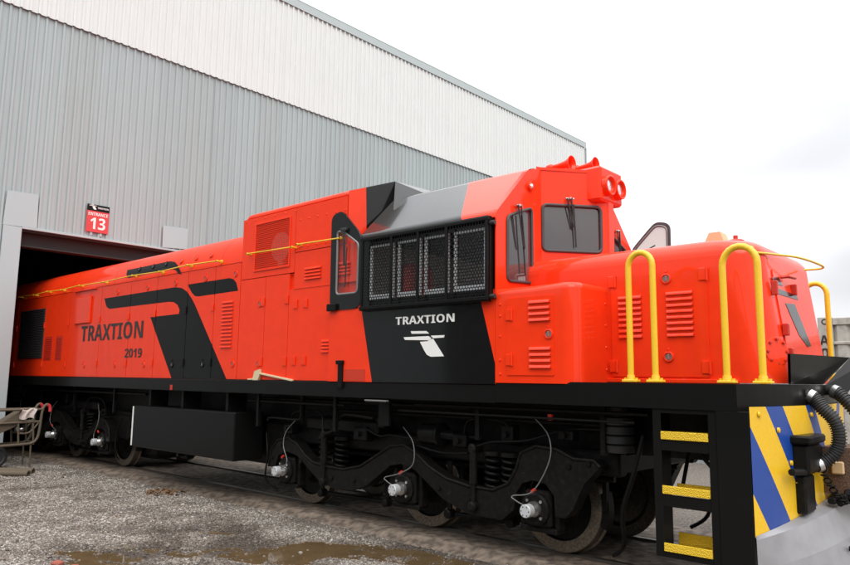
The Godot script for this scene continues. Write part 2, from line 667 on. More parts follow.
func make_ground() -> void:
	gnoise.seed = 5
	gnoise.frequency = 0.5
	gnoise.fractal_octaves = 4
	var xs: Array = [-900.0, -300.0, -120.0, -60.0, -35.0, -25.0, -20.0]
	var x := -17.0
	while x < -1.0:
		xs.append(x); x += 0.045
	xs.append_array([-0.5, 0.5, 2.0, 5.0, 10.0, 20.0, 50.0, 150.0, 400.0, 900.0])
	var zs: Array = [-900.0, -300.0, -100.0, -50.0, -30.0, -20.0, -14.0, -11.0, -9.0, -8.0]
	var z := -6.4
	while z < -1.6:
		zs.append(z); z += 0.045
	zs.append_array([-1.2, -0.5, 1.0, 4.0, 10.0, 30.0, 100.0, 400.0])
	var st := SurfaceTool.new()
	st.begin(Mesh.PRIMITIVE_TRIANGLES)
	st.set_smooth_group(0)
	for i in xs.size():
		for j in zs.size():
			var px: float = xs[i]
			var pz: float = zs[j]
			# soil kinds: pale dusty stone on the left, darker wet soil around the pools
			var wet := wetness(px, pz)
			var c := Color(1.0, 0.98, 0.95).lerp(Color(0.38, 0.33, 0.29), wet)
			st.set_color(c)
			st.add_vertex(Vector3(px, ground_y(px, pz), pz))
	var nz := zs.size()
	for i in xs.size() - 1:
		for j in nz - 1:
			var a := i * nz + j
			for k in [a, a + nz, a + 1, a + 1, a + nz, a + nz + 1]: st.add_index(k)
	st.generate_normals()
	var o := MeshInstance3D.new()
	o.name = "ground"
	o.mesh = st.commit()
	o.material_override = M.ground
	o.set_meta("kind", "structure")
	add_child(o)
	# muddy water standing in the low spots
	var mb := MB.new()
	mb.quad(Vector3(-8.2, -0.066, -1.7), Vector3(-3.6, -0.066, -1.7), Vector3(-3.6, -0.066, -5.5), Vector3(-8.2, -0.066, -5.5))
	structure(mb, "puddle_water", M.puddle)
	# loose stones
	var pm := MB.new()
	stone_shape(pm)
	var mm := MultiMesh.new()
	mm.transform_format = MultiMesh.TRANSFORM_3D
	mm.use_colors = true
	mm.mesh = pm.mesh(Vector3.ZERO)
	var xf: Array = []
	var cl: Array = []
	var tones := [Color(0.29, 0.265, 0.24), Color(0.235, 0.212, 0.19), Color(0.175, 0.155, 0.137), Color(0.40, 0.38, 0.355), Color(0.11, 0.093, 0.078), Color(0.245, 0.20, 0.158)]
	var tries := 0
	while xf.size() < 150000 and tries < 600000:
		tries += 1
		var px := rng.randf_range(-16.2, -2.6)
		var pz := rng.randf_range(-5.85, -1.9)
		# only where the picture looks: in front of the camera's lower edge
		if pz > -1.9 - (px + 3.0) * -0.0 and px > -4.0 and pz > -4.6: continue
		var dens := 0.75 + gnoise.get_noise_2d(px * 2.0 + 9.0, pz * 2.0) * -0.9
		if pz < -5.45: dens *= 0.35
		var pd := pool_depth(px, pz)
		if pd > 0.75: dens *= 0.4
		if px < -9.0: dens *= 0.8
		if rng.randf() > dens: continue
		var s := 0.0045 + 0.0095 * pow(rng.randf(), 2.4)
		if rng.randf() < 0.012: s *= 2.0
		var b := Basis.from_euler(Vector3(rng.randf() * TAU, rng.randf() * TAU, rng.randf() * TAU)).scaled(Vector3(s * rng.randf_range(0.8, 1.5), s * rng.randf_range(0.6, 0.95), s * rng.randf_range(0.8, 1.4)))
		xf.append(Transform3D(b, Vector3(px, ground_y(px, pz) + s * 0.25, pz)))
		var c: Color = tones[rng.randi() % 6] * rng.randf_range(0.75, 1.15)
		var wet := wetness(px, pz)
		c = c.lerp(Color(c.r * 0.42, c.g * 0.39, c.b * 0.36), wet)
		cl.append(c)
	mm.instance_count = xf.size()
	for i in xf.size():
		mm.set_instance_transform(i, xf[i])
		mm.set_instance_color(i, cl[i])
	var g := MultiMeshInstance3D.new()
	g.name = "gravel"
	g.multimesh = mm
	g.material_override = M.pebble
	g.set_meta("kind", "stuff")
	tag(g, "loose grey gravel stones scattered over the yard ground", "gravel")
	add_child(g)

func stone_shape(mb: MB) -> void:
	var r := RandomNumberGenerator.new()
	r.seed = 3
	var top := Vector3(0.1, 0.9, 0)
	var bot := Vector3(0, -0.8, 0.1)
	var ring: Array = []
	var ring2: Array = []
	for k in 6:
		var t := TAU * k / 6 + r.randf_range(-0.2, 0.2)
		ring.append(Vector3(cos(t) * r.randf_range(0.6, 0.9), r.randf_range(0.25, 0.6), sin(t) * r.randf_range(0.6, 0.9)))
		ring2.append(Vector3(cos(t + 0.4) * r.randf_range(0.85, 1.1), r.randf_range(-0.4, -0.1), sin(t + 0.4) * r.randf_range(0.85, 1.1)))
	for k in 6:
		var k1 := (k + 1) % 6
		mb.tri_out(top, ring[k], ring[k1], Vector3.ZERO)
		mb.tri_out(ring[k], ring2[k], ring[k1], Vector3.ZERO)
		mb.tri_out(ring[k1], ring2[k], ring2[k1], Vector3.ZERO)
		mb.tri_out(bot, ring2[k], ring2[k1], Vector3.ZERO)

func make_track() -> void:
	# earth-covered concrete strip with the rails let into it
	var g: Array = []
	var x := -60.0
	var f := FastNoiseLite.new()
	f.seed = 17
	f.frequency = 0.9
	var step := 0.12
	while x < 30.0:
		var row: Array = []
		step = 0.12 if x > -16.0 and x < 0.0 else 2.0
		var e := -5.66 + f.get_noise_1d(x * 2.0) * 0.16
		for k in 15:
			var z := lerpf(e, -8.6, k / 14.0)
			var y := -0.026 + f.get_noise_2d(x * 3.0, z * 3.0) * 0.008
			if k == 0: y = -0.10
			if k == 14: y = -0.12
			row.append(Vector3(x, y, z))
		g.append(row)
		x += step
	var mb := MB.new()
	mb.grid(g, false)
	structure(mb, "track_bed", M.apron)
	for s in [1.0, -1.0]:
		var zr: float = ZC + s * 0.5685
		var prof := pv([[-0.035, -0.06], [0.035, -0.06], [0.035, -0.008], [0.028, 0.0], [-0.028, 0.0], [-0.035, -0.008]])
		var m2 := MB.new()
		m2.prism(prof, Vector3(-45, 0, zr), Z, Y, X * 70.0)
		single(m2, "rail", M.rail, Vector3(-10, 0, zr), ["worn steel rail under the lettered side of the locomotive", "worn steel rail under the locomotive, on the side towards the marked container"][0 if s > 0 else 1], "rail", "rails of the yard track")

# ---------------------------------------------------------------- warehouse
const XW := -15.25
func sheet(z0: float, z1: float, y0: float, y1: float, x: float) -> MB:
	# one ribbed sheet standing in the plane x, facing +x
	var mb := MB.new()
	var pts: Array = []
	var pitch := 0.1715
	var k0 := floori(z1 / pitch) - 1
	var k1 := ceili(z0 / pitch) + 1
	pts.append(Vector2(z0, 0.0))
	var k := k1
	while k >= k0:
		var c := k * pitch
		for e in [[0.030, 0.0], [0.020, 0.036], [-0.020, 0.036], [-0.030, 0.0]]:
			var z: float = c + e[0]
			if z < z0 - 1e-4 and z > z1 + 1e-4: pts.append(Vector2(z, e[1]))
		k -= 1
	pts.append(Vector2(z1, 0.0))
	for i in pts.size() - 1:
		var a: Vector2 = pts[i]
		var b: Vector2 = pts[i + 1]
		mb.quad(Vector3(x + a.y, y0, a.x), Vector3(x + b.y, y0, b.x), Vector3(x + b.y, y1, b.x), Vector3(x + a.y, y1, a.x))
		# sheet thickness at its foot
		mb.quad(Vector3(x + a.y - 0.004, y0, a.x), Vector3(x + b.y - 0.004, y0, b.x), Vector3(x + b.y, y0, b.x), Vector3(x + a.y, y0, a.x))
	return mb

func make_warehouse() -> void:
	var w := thing("warehouse", Vector3(XW, 0, -10), "tall ribbed steel warehouse, grey below and white above, with an open track doorway", "warehouse")
	var lo := group_part("grey_cladding", w)
	var hi := group_part("white_cladding", w)
	var wd := 0.686
	var z := 6.86 + 0.08575
	var kk := 0
	while z > -27.0:
		kk += 1
		var gm: Material = M[["cladgrey", "cladgrey0", "cladgrey", "cladgrey1", "cladgrey1", "cladgrey0", "cladgrey"][(kk * 5) % 7]]
		var wm: Material = M.cladwhite
		var z1 := maxf(z - wd, -27.05)
		var y0 := -0.1
		if z1 < -4.84 and z > -8.9: 
			# over the doorway
			if z > -4.84:
				part(sheet(z, -4.84, -0.1, 9.05, XW), "cladding_sheet", gm, lo)
				part(sheet(-4.84, z1, 4.53, 9.05, XW), "cladding_sheet", gm, lo)
			elif z1 < -8.9:
				part(sheet(z, -8.9, 4.53, 9.05, XW), "cladding_sheet", gm, lo)
				part(sheet(-8.9, z1, -0.1, 9.05, XW), "cladding_sheet", gm, lo)
			else:
				part(sheet(z, z1, 4.53, 9.05, XW), "cladding_sheet", gm, lo)
		else:
			part(sheet(z, z1, y0, 9.05, XW + 0.003 * (kk % 2)), "cladding_sheet", gm, lo)
		part(sheet(z, z1, 9.0, 11.98, XW + 0.047 + 0.002 * (kk % 2)), "cladding_sheet", wm, hi)
		z -= wd
	var mb := MB.new()
	mb.span(XW + 0.092, 11.80, 6.9, XW + 0.104, 12.03, -27.1, 0.002)
	mb.span(XW - 0.4, 12.031, 6.9, XW + 0.11, 12.05, -27.1, 0.004)
	part(mb, "fascia", M.fascia, w)
	mb = MB.new()
	mb.span(XW - 0.2, 0.0, -27.09, XW + 0.10, 11.81, -27.15, 0.005)
	part(mb, "corner_flashing", M.fascia, w)
	# door surround
	mb = MB.new()
	mb.span(XW - 0.25, -0.1, -4.50, XW + 0.06, 4.52, -4.838, 0.006)
	part(mb, "door_jamb", M.flash, w)
	mb = MB.new()
	mb.span(XW - 0.25, -0.1, -8.88, XW + 0.06, 4.52, -9.2, 0.006)
	part(mb, "door_jamb", M.flash, w)
	mb = MB.new()
	mb.prism(pv([[-4.49, 4.525], [-5.11, 4.54], [-5.09, 5.235], [-4.52, 5.215]]), Vector3(XW + 0.046, 0, 0), Z, Y, X * 0.006)
	part(mb, "patch_plate", M.flash, w)
	mb = MB.new()
	mb.prism(pv([[-7.78, 4.55], [-8.39, 4.59], [-8.39, 5.08], [-7.77, 5.06]]), Vector3(XW + 0.046, 0, 0), Z, Y, X * 0.006)
	part(mb, "patch_plate", M.flash, w)
	mb = MB.new()
	mb.span(XW - 0.02, 4.50, -4.84, XW + 0.05, 4.545, -8.88, 0.003)
	part(mb, "drip_flashing", M.flash, w)
	mb = MB.new()
	mb.span(XW - 0.32, 4.20, -4.84, XW - 0.26, 4.50, -8.88, 0.0)
	mb.span(XW - 0.42, 4.18, -4.84, XW - 0.16, 4.205, -8.88, 0.0)
	mb.span(XW - 0.25, 4.46, -4.84, XW - 0.03, 4.50, -8.88, 0.0)
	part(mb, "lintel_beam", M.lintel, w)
	# shell: back of the front wall, roof, sides, far end
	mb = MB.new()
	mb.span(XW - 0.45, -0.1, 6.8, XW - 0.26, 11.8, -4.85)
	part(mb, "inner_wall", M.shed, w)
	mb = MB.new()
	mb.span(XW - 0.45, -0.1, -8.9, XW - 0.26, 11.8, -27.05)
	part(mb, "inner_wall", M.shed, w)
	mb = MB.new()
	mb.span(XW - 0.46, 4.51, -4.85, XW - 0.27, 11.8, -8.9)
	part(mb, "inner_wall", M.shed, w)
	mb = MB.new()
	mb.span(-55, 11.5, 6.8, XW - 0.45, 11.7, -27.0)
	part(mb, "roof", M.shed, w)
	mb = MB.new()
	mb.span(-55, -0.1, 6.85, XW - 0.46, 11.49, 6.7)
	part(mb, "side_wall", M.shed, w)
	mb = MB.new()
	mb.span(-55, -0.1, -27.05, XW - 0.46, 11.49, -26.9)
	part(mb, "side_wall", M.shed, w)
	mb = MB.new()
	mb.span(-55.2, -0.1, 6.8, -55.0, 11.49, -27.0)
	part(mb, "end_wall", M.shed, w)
	# roof trusses seen dimly through the doorway
	for i in 5:
		mb = MB.new()
		var xx := XW - 2.5 - i * 3.0
		mb.span(xx - 0.08, 5.4, 6.6, xx + 0.08, 5.6, -26.8)
		for k in 16:
			var za := 6.0 - k * 2.0
			mb.cyl(Vector3(xx, 5.5, za), Vector3(xx, 7.0, za - 1.0), 0.05, -1, 5, false)
			mb.cyl(Vector3(xx, 7.0, za - 1.0), Vector3(xx, 5.5, za - 2.0), 0.05, -1, 5, false)
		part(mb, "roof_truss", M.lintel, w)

func make_sign() -> void:
	var s := thing("entrance_sign", Vector3(XW + 0.06, 4.65, -6.29), "red and black sign reading ENTRANCE 13 on the grey wall above the doorway", "sign")
	var x := XW + 0.05
	var a := Vector3(0, 0, 1)
	var mb := MB.new()
	mb.span(x, 4.65, -6.055, x + 0.012, 5.105, -6.525, 0.002)
	part(mb, "red_panel", M.signred, s)
	mb = MB.new()
	mb.span(x, 5.107, -6.055, x + 0.012, 5.245, -6.525, 0.002)
	part(mb, "black_panel", M.stripe, s)
	for k in 2:
		mb = MB.new()
		mb.span(x - 0.04, 4.58, -6.16 - k * 0.2, x - 0.002, 4.72, -6.20 - k * 0.2)
		part(mb, "bracket", M.flash, s)
	var f := x + 0.013
	text_part("ENTRANCE", "lettering", M.white, s, Vector3(f, 5.005, -6.085), Vector3(f, 5.005, -6.495), Y, 0.068)
	text_part("13", "lettering", M.white, s, Vector3(f, 4.715, -6.135), Vector3(f, 4.715, -6.455), Y, 0.25)
	text_part("TRAXTION", "lettering", M.white, s, Vector3(f, 5.165, -6.27), Vector3(f, 5.165, -6.50), Y, 0.035)
	mb = MB.new()
	for q in LOGO:
		mb.prism(pv(q), Vector3(f, 5.11 - 1.80 * 0.40 + 0.0, -6.085 - 5.22 * 0.28), -Z * 0.28, Y * 0.40, X * 0.003)
	part(mb, "emblem", M.white, s)

const LOGO := [[[-5.105, 2.139], [-4.887, 2.134], [-4.846, 2.106], [-5.091, 2.112]],
	[[-5.207, 2.079], [-4.855, 2.080], [-4.814, 2.056], [-4.854, 2.038], [-5.186, 2.050]],
	[[-4.825, 2.084], [-4.638, 2.083], [-4.647, 2.060], [-4.79, 2.057]],
	[[-4.972, 2.025], [-4.870, 2.028], [-4.832, 2.045], [-4.792, 2.052], [-4.645, 1.873], [-4.820, 1.870], [-4.875, 1.892], [-4.915, 1.94]]]

func make_containers() -> void:
	var c := thing("shipping_container", Vector3(0.3, 0, -12.6), "pale grey shipping container marked A03 standing behind the locomotive's nose", "container")
	var x0 := -2.71
	var x1 := 3.3
	var z0 := -11.44
	var z1 := -13.85
	var mb: MB
	for x in [x0, x1 - 0.19]:
		for z in [z0 - 0.12, z1]:
			mb = MB.new()
			mb.span(x, -0.05, z, x + 0.19, 2.60, z + 0.12, 0.01)
			part(mb, "corner_post", M.container, c)
	mb = MB.new()
	mb.span(x0 + 0.19, 2.48, z0 - 0.1, x1 - 0.19, 2.585, z0 - 0.005, 0.008)
	part(mb, "top_rail", M.container, c)
	mb = MB.new()
	mb.span(x0 + 0.19, 2.20, z0 - 0.09, x1 - 0.19, 2.245, z0 - 0.01, 0.008)
	part(mb, "middle_rail", M.container, c)
	mb = MB.new()
	mb.span(x0 + 0.19, -0.03, z0 - 0.1, x1 - 0.19, 0.12, z0 - 0.005, 0.008)
	part(mb, "bottom_rail", M.container, c)
	for r in [[2.245, 2.48], [0.12, 2.20]]:
		mb = MB.new()
		var xa := x0 + 0.19
		while xa < x1 - 0.2:
			var pts := [[0.0, -0.07], [0.05, -0.025], [0.16, -0.025], [0.21, -0.07], [0.27, -0.07]]
			for i in 4:
				var a: Array = pts[i]
				var b: Array = pts[i + 1]
				mb.quad(Vector3(xa + a[0], r[0], z0 + a[1]), Vector3(xa + b[0], r[0], z0 + b[1]), Vector3(xa + b[0], r[1], z0 + b[1]), Vector3(xa + a[0], r[1], z0 + a[1]))
			xa += 0.27
		part(mb, "ribbed_panel", M.container, c)
	mb = MB.new()
	mb.span(x0 + 0.02, 0.0, z0 - 0.12, x0 + 0.05, 2.55, z1 + 0.12)
	mb.span(x1 - 0.05, 0.0, z0 - 0.12, x1 - 0.02, 2.55, z1 + 0.12)
	mb.span(x0 + 0.19, 0.0, z1 + 0.03, x1 - 0.19, 2.55, z1 + 0.06)
	mb.span(x0 + 0.05, 2.53, z0 - 0.11, x1 - 0.05, 2.555, z1 + 0.12)
	part(mb, "shell", M.container, c)
	mb = MB.new()
	mb.lathe(Vector3(x0 + 0.095, 2.53, z0 - 0.012), Z, [[0.0, 0.045], [0.014, 0.045], [0.014, 0.026], [0.004, 0.022], [0.004, 0.0]], 12)
	part(mb, "corner_casting", M.bezel, c)
	var yy := 2.20
	for ch in ["A", "0", "3"]:
		text_part(ch, "lettering", M.letter, c, Vector3(x0 + 0.02, yy, z0 + 0.003), Vector3(x0 + 0.135, yy, z0 + 0.003), Y, 0.135)
		yy -= 0.185
	var d := thing("shipping_container", Vector3(-6.2, 0, -16.4), "blue-grey shipping container farther back behind the one marked A03", "container")
	mb = MB.new()
	mb.span(-9.3, -0.05, -15.2, -3.2, 2.59, -15.27)
	mb.span(-9.3, -0.05, -17.6, -3.2, 2.59, -17.53)
	mb.span(-9.28, 2.50, -15.27, -3.22, 2.57, -17.53)
	mb.span(-9.29, 0.0, -15.28, -9.2, 2.49, -17.52)
	part(mb, "shell", M.container2, d)
	for k in 22:
		mb = MB.new()
		mb.span(-9.1 + k * 0.27, 0.15, -15.2, -9.0 + k * 0.27, 2.45, -15.16, 0.01)
		part(mb, "rib", M.container2, d)
	for zz in [-15.2, -17.5]:
		mb = MB.new()
		mb.span(-3.25, -0.05, zz - 0.1, -3.12, 2.61, zz + 0.06, 0.01)
		part(mb, "corner_post", M.container2, d)
	mb = MB.new()
	mb.span(-3.2, 0.0, -15.3, -3.16, 2.5, -17.5)
	part(mb, "door_panel", M.container2, d)

func make_unseen_shed() -> void:
	# unseen dark building, added so the locomotive's black side mirrors something dark
	var w := thing("unseen_dark_shed", Vector3(-8, 0, 18), "unseen long dark steel shed added across the yard from the locomotive's lettered side", "shed")
	var mb := MB.new()
	mb.span(-48, -0.1, 13.0, 22, 5.4, 13.3)
	mb.span(-48, -0.1, 22.7, 22, 5.4, 23.0)
	mb.span(-48, -0.1, 13.3, -47.7, 5.4, 22.7)
	mb.span(21.7, -0.1, 13.3, 22, 5.4, 22.7)
	part(mb, "wall", M.lintel, w)
	mb = MB.new()
	mb.prism(pv([[12.6, 5.41], [23.4, 5.41], [18.0, 6.3]]), Vector3(-48.4, 0, 0), Z, Y, X * 70.8)
	part(mb, "roof", M.shed, w)
	for k in 6:
		mb = MB.new()
		mb.span(-42.0 + k * 11.0, 0.0, 12.95, -37.5 + k * 11.0, 3.6, 12.999)
		part(mb, "sliding_door", M.shed, w)

# ---------------------------------------------------------------- locomotive
const HS := 1.38        # hood side
const CS := 1.43        # cab side
func sz(s: float) -> float:
	return ZC + s

const SWOOSH := [[[-12.635, 2.990], [-10.355, 3.000], [-10.15, 3.0], [-9.95, 2.97], [-9.786, 2.90], [-9.66, 2.80], [-9.554, 2.70], [-8.602, 1.60], [-10.105, 1.60], [-10.899, 2.573], [-10.001, 2.580], [-9.99, 2.64], [-10.06, 2.72], [-10.18, 2.77], [-10.329, 2.783], [-12.408, 2.790], [-12.52, 2.83], [-12.585, 2.906]],
	[[-9.796, 3.011], [-8.66, 3.013], [-8.56, 2.99], [-8.485, 2.935], [-8.426, 2.816], [-9.46, 2.808], [-9.56, 2.82], [-9.655, 2.875]]]

var slats := {}
func slat_mesh(w: float) -> Mesh:
	if not slats.has(w):
		# pressed louvre: opens downwards, rounded at both ends
		var mb := MB.new()
		var h := w * 0.5
		var prof := [[0.017, 0.0], [0.012, 0.011], [0.0, 0.019], [-0.012, 0.022]]
		for i in 3:
			var a: Array = prof[i]
			var b: Array = prof[i + 1]
			mb.quad(Vector3(-h + a[1] * 0.6, a[0], a[1]), Vector3(-h + b[1] * 0.2, b[0], b[1]), Vector3(h - b[1] * 0.2, b[0], b[1]), Vector3(h - a[1] * 0.6, a[0], a[1]))
		for sg in [-1.0, 1.0]:
			for i in 3:
				var a: Array = prof[i]
				var b: Array = prof[i + 1]
				mb.tri_out(Vector3(sg * (h - a[1] * 0.6), a[0], a[1]), Vector3(sg * (h - b[1] * 0.2), b[0], b[1]), Vector3(sg * h, -0.012, 0.0), Vector3(0, -0.02, 0))
		slats[w] = mb.mesh(Vector3.ZERO)
	return slats[w]

func louvre(parent: Node, x0: float, x1: float, y0: float, y1: float, n: int, s: float) -> void:
	var m := slat_mesh(snappedf(x1 - x0, 0.01))
	for i in n:
		inst(m, "louvre_slat", M.orange, parent, Vector3((x0 + x1) * 0.5, lerpf(y1, y0, (i + 0.5) / n), sz(s)))

var latch_mesh: Mesh
var recess_shade_mesh: Mesh
var hinge_mesh: Mesh
var rivet_mesh: Mesh
func small_meshes() -> void:
	var mb := MB.new()
	mb.lathe(Vector3.ZERO, Z, [[0.0, 0.048], [0.010, 0.046], [0.013, 0.040], [0.013, 0.034], [0.002, 0.031], [0.002, 0.0]], 14)
	mb.box(Vector3(0, 0, 0.008), Vector3(0.014, 0.05, 0.012), 0.003)
	mb.box(Vector3(0, 0.062, 0.006), Vector3(0.016, 0.022, 0.012), 0.003)
	latch_mesh = mb.mesh(Vector3.ZERO)
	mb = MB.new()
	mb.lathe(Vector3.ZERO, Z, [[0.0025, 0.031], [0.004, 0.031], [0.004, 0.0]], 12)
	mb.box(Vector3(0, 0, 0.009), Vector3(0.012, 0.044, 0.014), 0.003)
	recess_shade_mesh = mb.mesh(Vector3.ZERO)
	mb = MB.new()
	mb.box(Vector3(0, 0, 0.006), Vector3(0.065, 0.105, 0.012), 0.003)
	mb.cyl(Vector3(0.036, -0.055, 0.010), Vector3(0.036, 0.055, 0.010), 0.010, -1, 8)
	hinge_mesh = mb.mesh(Vector3.ZERO)
	mb = MB.new()
	mb.lathe(Vector3.ZERO, Z, [[0.0, 0.014], [0.006, 0.011], [0.009, 0.0]], 8)
	rivet_mesh = mb.mesh(Vector3.ZERO)

func latch(m: Material, parent: Node, at: Vector3, bas := Basis()) -> void:
	inst(latch_mesh, "latch", m, parent, at, bas)
	inst(recess_shade_mesh, "latch_recess_shade", M.cable, parent, at, bas)  # darker disc standing for the shade inside the latch recess

func at_stripe(x: float, y: float) -> Material:
	for q in SWOOSH:
		if Geometry2D.is_point_in_polygon(Vector2(x, y), pv(q)): return M.stripe
	return M.orange

func panel(parent: Node, called: String, polys: Array, s: float, thick := 0.016, black: Array = []) -> void:
	var a := MB.new()
	var b := MB.new()
	for p in polys:
		if black.is_empty():
			a.rim(p, Vector3(0, 0, sz(s) - thick), X, Y, Z * thick)
		else:
			for i in p.size():
				var e0: Vector2 = p[i]
				var e1: Vector2 = p[(i + 1) % p.size()]
				var m := maxi(1, int(e0.distance_to(e1) / 0.04))
				for k in m:
					var q0 := e0.lerp(e1, float(k) / m)
					var q1 := e0.lerp(e1, float(k + 1) / m)
					var inside := false
					for c in black:
						if Geometry2D.is_point_in_polygon((q0 + q1) * 0.5, c): inside = true
					var w3 := Vector3(q0.x, q0.y, sz(s)); var w4 := Vector3(q1.x, q1.y, sz(s))
					(b if inside else a).quad_out(w3, w4, w4 - Z * thick, w3 - Z * thick, Vector3((p[0].x + p[2].x) * 0.5, (p[0].y + p[2].y) * 0.5, sz(s)))
		var ins: Array = cut([p], black, true)
		var outs: Array = cut([p], black, false)
		for q in outs: a.face(q, Vector3(0, 0, sz(s)), X, Y, Z)
		for q in ins: b.face(q, Vector3(0, 0, sz(s)), X, Y, Z)
	if b.v.is_empty():
		part(a, called, M.orange, parent)
	else:
		two_tone([[a, M.orange], [b, M.stripe]], called, parent)

func make_locomotive() -> void:
	var L := thing("locomotive", Vector3(-10.345, 0, ZC), "orange and black diesel locomotive marked TRAXTION 2019 coming out of the warehouse doorway", "locomotive")
	small_meshes()
	make_hood(L)
	make_cab(L)
	make_nose(L)
	make_frame(L)
	make_front(L)
	make_bogies(L)

func make_hood(L: Node3D) -> void:
	var hd := group_part("hood", L)
	var swo: Array = []
	for q in SWOOSH: swo.append(pv(q))
	var mb := MB.new()
	mb.prism(rect(-1.345, 1.606, 1.345, 3.20), Vector3(-19.3, 0, ZC), Z, Y, X * 10.93)
	mb.prism(rect(-1.345, 1.606, 1.345, 2.945), Vector3(-8.37, 0, ZC), Z, Y, X * 1.2)
	mb.prism(rect(-1.345, 1.606, 1.345, 3.20), Vector3(-7.17, 0, ZC), Z, Y, X * 1.25)
	part(mb, "shell", M.orange, hd)
	# side panels
	var seams := [-19.25, -18.1, -16.85, -15.27, -14.1, -12.74, -11.62, -10.72, -9.77, -9.02, -8.375]
	var g := 0.007
	for i in seams.size() - 1:
		panel(hd, "side_door", [rect(seams[i] + g, 1.612, seams[i + 1] - g, 3.205)], HS, 0.034, swo)
	panel(hd, "side_door", [rect(-8.367, 1.612, -7.794, 2.95)], HS, 0.034, [])
	panel(hd, "side_door", [rect(-7.786, 1.612, -7.284, 2.95)], HS, 0.034, [])
	panel(hd, "side_door", [rect(-7.276, 1.612, -6.424, 2.742)], HS, 0.034, [])
	panel(hd, "side_panel", [rect(-7.185, 2.752, -5.94, 3.205)], HS, 0.034, [])
	# roof, in lengths
	var prof: Array = []
	prof.append_array(arc(0.85, 3.215, 0.522, 0.505, 0, 90, 8))
	prof.append([0.4, 3.755]); prof.append([0.0, 3.765])
	for i in range(prof.size() - 2, -1, -1): prof.append([-prof[i][0], prof[i][1]])
	var rs := [-19.25, -17.6, -15.8, -14.1, -12.3, -10.72, -8.9, -8.30]
	for i in rs.size() - 1:
		var gr: Array = []
		for k in 5:
			var row: Array = []
			var x := lerpf(rs[i] + 0.003, rs[i + 1] - 0.003, k / 4.0)
			for q in prof: row.append(Vector3(x, q[1], sz(q[0])))
			gr.append(row)
		mb = MB.new()
		mb.grid(gr, true)
		part(mb, "roof_panel", M.orange, hd)
	# the small stripe of the emblem that runs over the roof's shoulder
	var s1 := pv([[-11.914, 3.433], [-10.45, 3.437], [-10.27, 3.405], [-10.12, 3.32], [-9.975, 3.18], [-10.07, 3.20], [-10.19, 3.27], [-10.32, 3.298], [-10.517, 3.305], [-11.80, 3.285], [-11.88, 3.35]])
	mb = MB.new()
	for k in 34:
		for j in 8:
			var cell := rect(-11.95 + k * 0.06, 3.18 + j * 0.035, -11.89 + k * 0.06, 3.215 + j * 0.035)
			for q in Geometry2D.intersect_polygons(cell, s1):
				for t in range(1, q.size() - 1):
					var tr: Array = []
					for p in [q[0], q[t], q[t + 1]]:
						var pp: Vector2 = p
						# measured on the side plane; carried onto the curved shoulder
						var yy := maxf(pp.y, 3.217)
						var sn := clampf((yy - 3.215) / 0.505, 0.0, 1.0)
						var ss := 0.85 + 0.522 * sqrt(1.0 - sn * sn)
						tr.append(Vector3(pp.x - (HS - ss) * 0.9 * 0.5, 3.215 + (yy - 3.215) * 1.045 + (0.0 if pp.y > 3.217 else pp.y - 3.217), sz(ss + 0.004 if pp.y > 3.217 else HS + 0.003)))
					mb.tri_out(tr[0], tr[1], tr[2], Vector3(-10.9, 2.9, ZC))
	part(mb, "painted_stripe", M.stripe, hd)
	# raised section
	var rp: Array = [[1.15, 2.94], [1.15, 3.775], [1.365, 3.80]]
	rp.append_array(arc(1.305, 3.81, 0.06, 0.06, 0, 80, 4))
	rp.append([0.85, 4.03]); rp.append([0.0, 4.05])
	for i in range(rp.size() - 2, -1, -1): rp.append([-rp[i][0], rp[i][1]])
	var gr2: Array = []
	var xs: Array = []
	for k in 8:
		var t := deg_to_rad(k * 90.0 / 7.0)
		xs.append([-8.25 - 0.12 * cos(t), 0.12 * (1.0 - sin(t))])
	for x in [-7.6, -6.9, -6.2]: xs.append([x, 0.0])
	for e in xs:
		var row: Array = []
		for q in rp:
			var in_: float = e[1]
			var yq: float = q[1]
			row.append(Vector3(e[0], yq - (in_ if yq > 3.0 else 0.0) * (1.0 if yq > 3.7 else 0.3), sz(q[0] - signf(q[0]) * in_ * 0.15)))
		gr2.append(row)
	mb = MB.new()
	mb.grid(gr2, true)
	var endp := PackedVector2Array()
	for p in gr2[0]: endp.append(Vector2(p.z, p.y))
	mb.face(endp, Vector3(-8.37, 0, 0), Z, Y, -X)
	mb.span(-8.368, 2.95, sz(1.13), -8.36, 3.79, sz(1.372))
	mb.span(-8.36, 2.93, sz(1.13), -7.17, 2.944, sz(1.36))
	part(mb, "raised_roof", M.orange, hd)
	# front end of the raised section, folding inwards
	var pa := Vector3(-6.2, 3.848, sz(1.372)); var pb := Vector3(-6.2, 3.0, sz(1.378))
	var pc := Vector3(-5.95, 4.03, sz(0.85)); var pd := Vector3(-5.95, 3.0, sz(0.85))
	var o1 := MB.new()
	var b1 := MB.new()
	for sg in [1.0, -1.0]:
		var f := func(p: Vector3) -> Vector3: return Vector3(p.x, p.y, ZC + (p.z - ZC) * sg)
		var m1 := pa.lerp(pc, 0.36); var m2 := pb.lerp(pd, 0.42)
		o1.quad_out(f.call(pa), f.call(m1), f.call(m2), f.call(pb), Vector3(-7, 3.5, ZC))
		b1.quad_out(f.call(m1), f.call(pc), f.call(pd), f.call(m2), Vector3(-7, 3.5, ZC))
		o1.quad_out(Vector3(-6.2, 3.848, sz(1.372 * sg)), Vector3(-5.95, 4.03, sz(0.85 * sg)), Vector3(-6.2, 4.03, sz(0.85 * sg)), Vector3(-6.2, 4.03, sz(0.85 * sg)), Vector3(-7, 3.0, ZC))
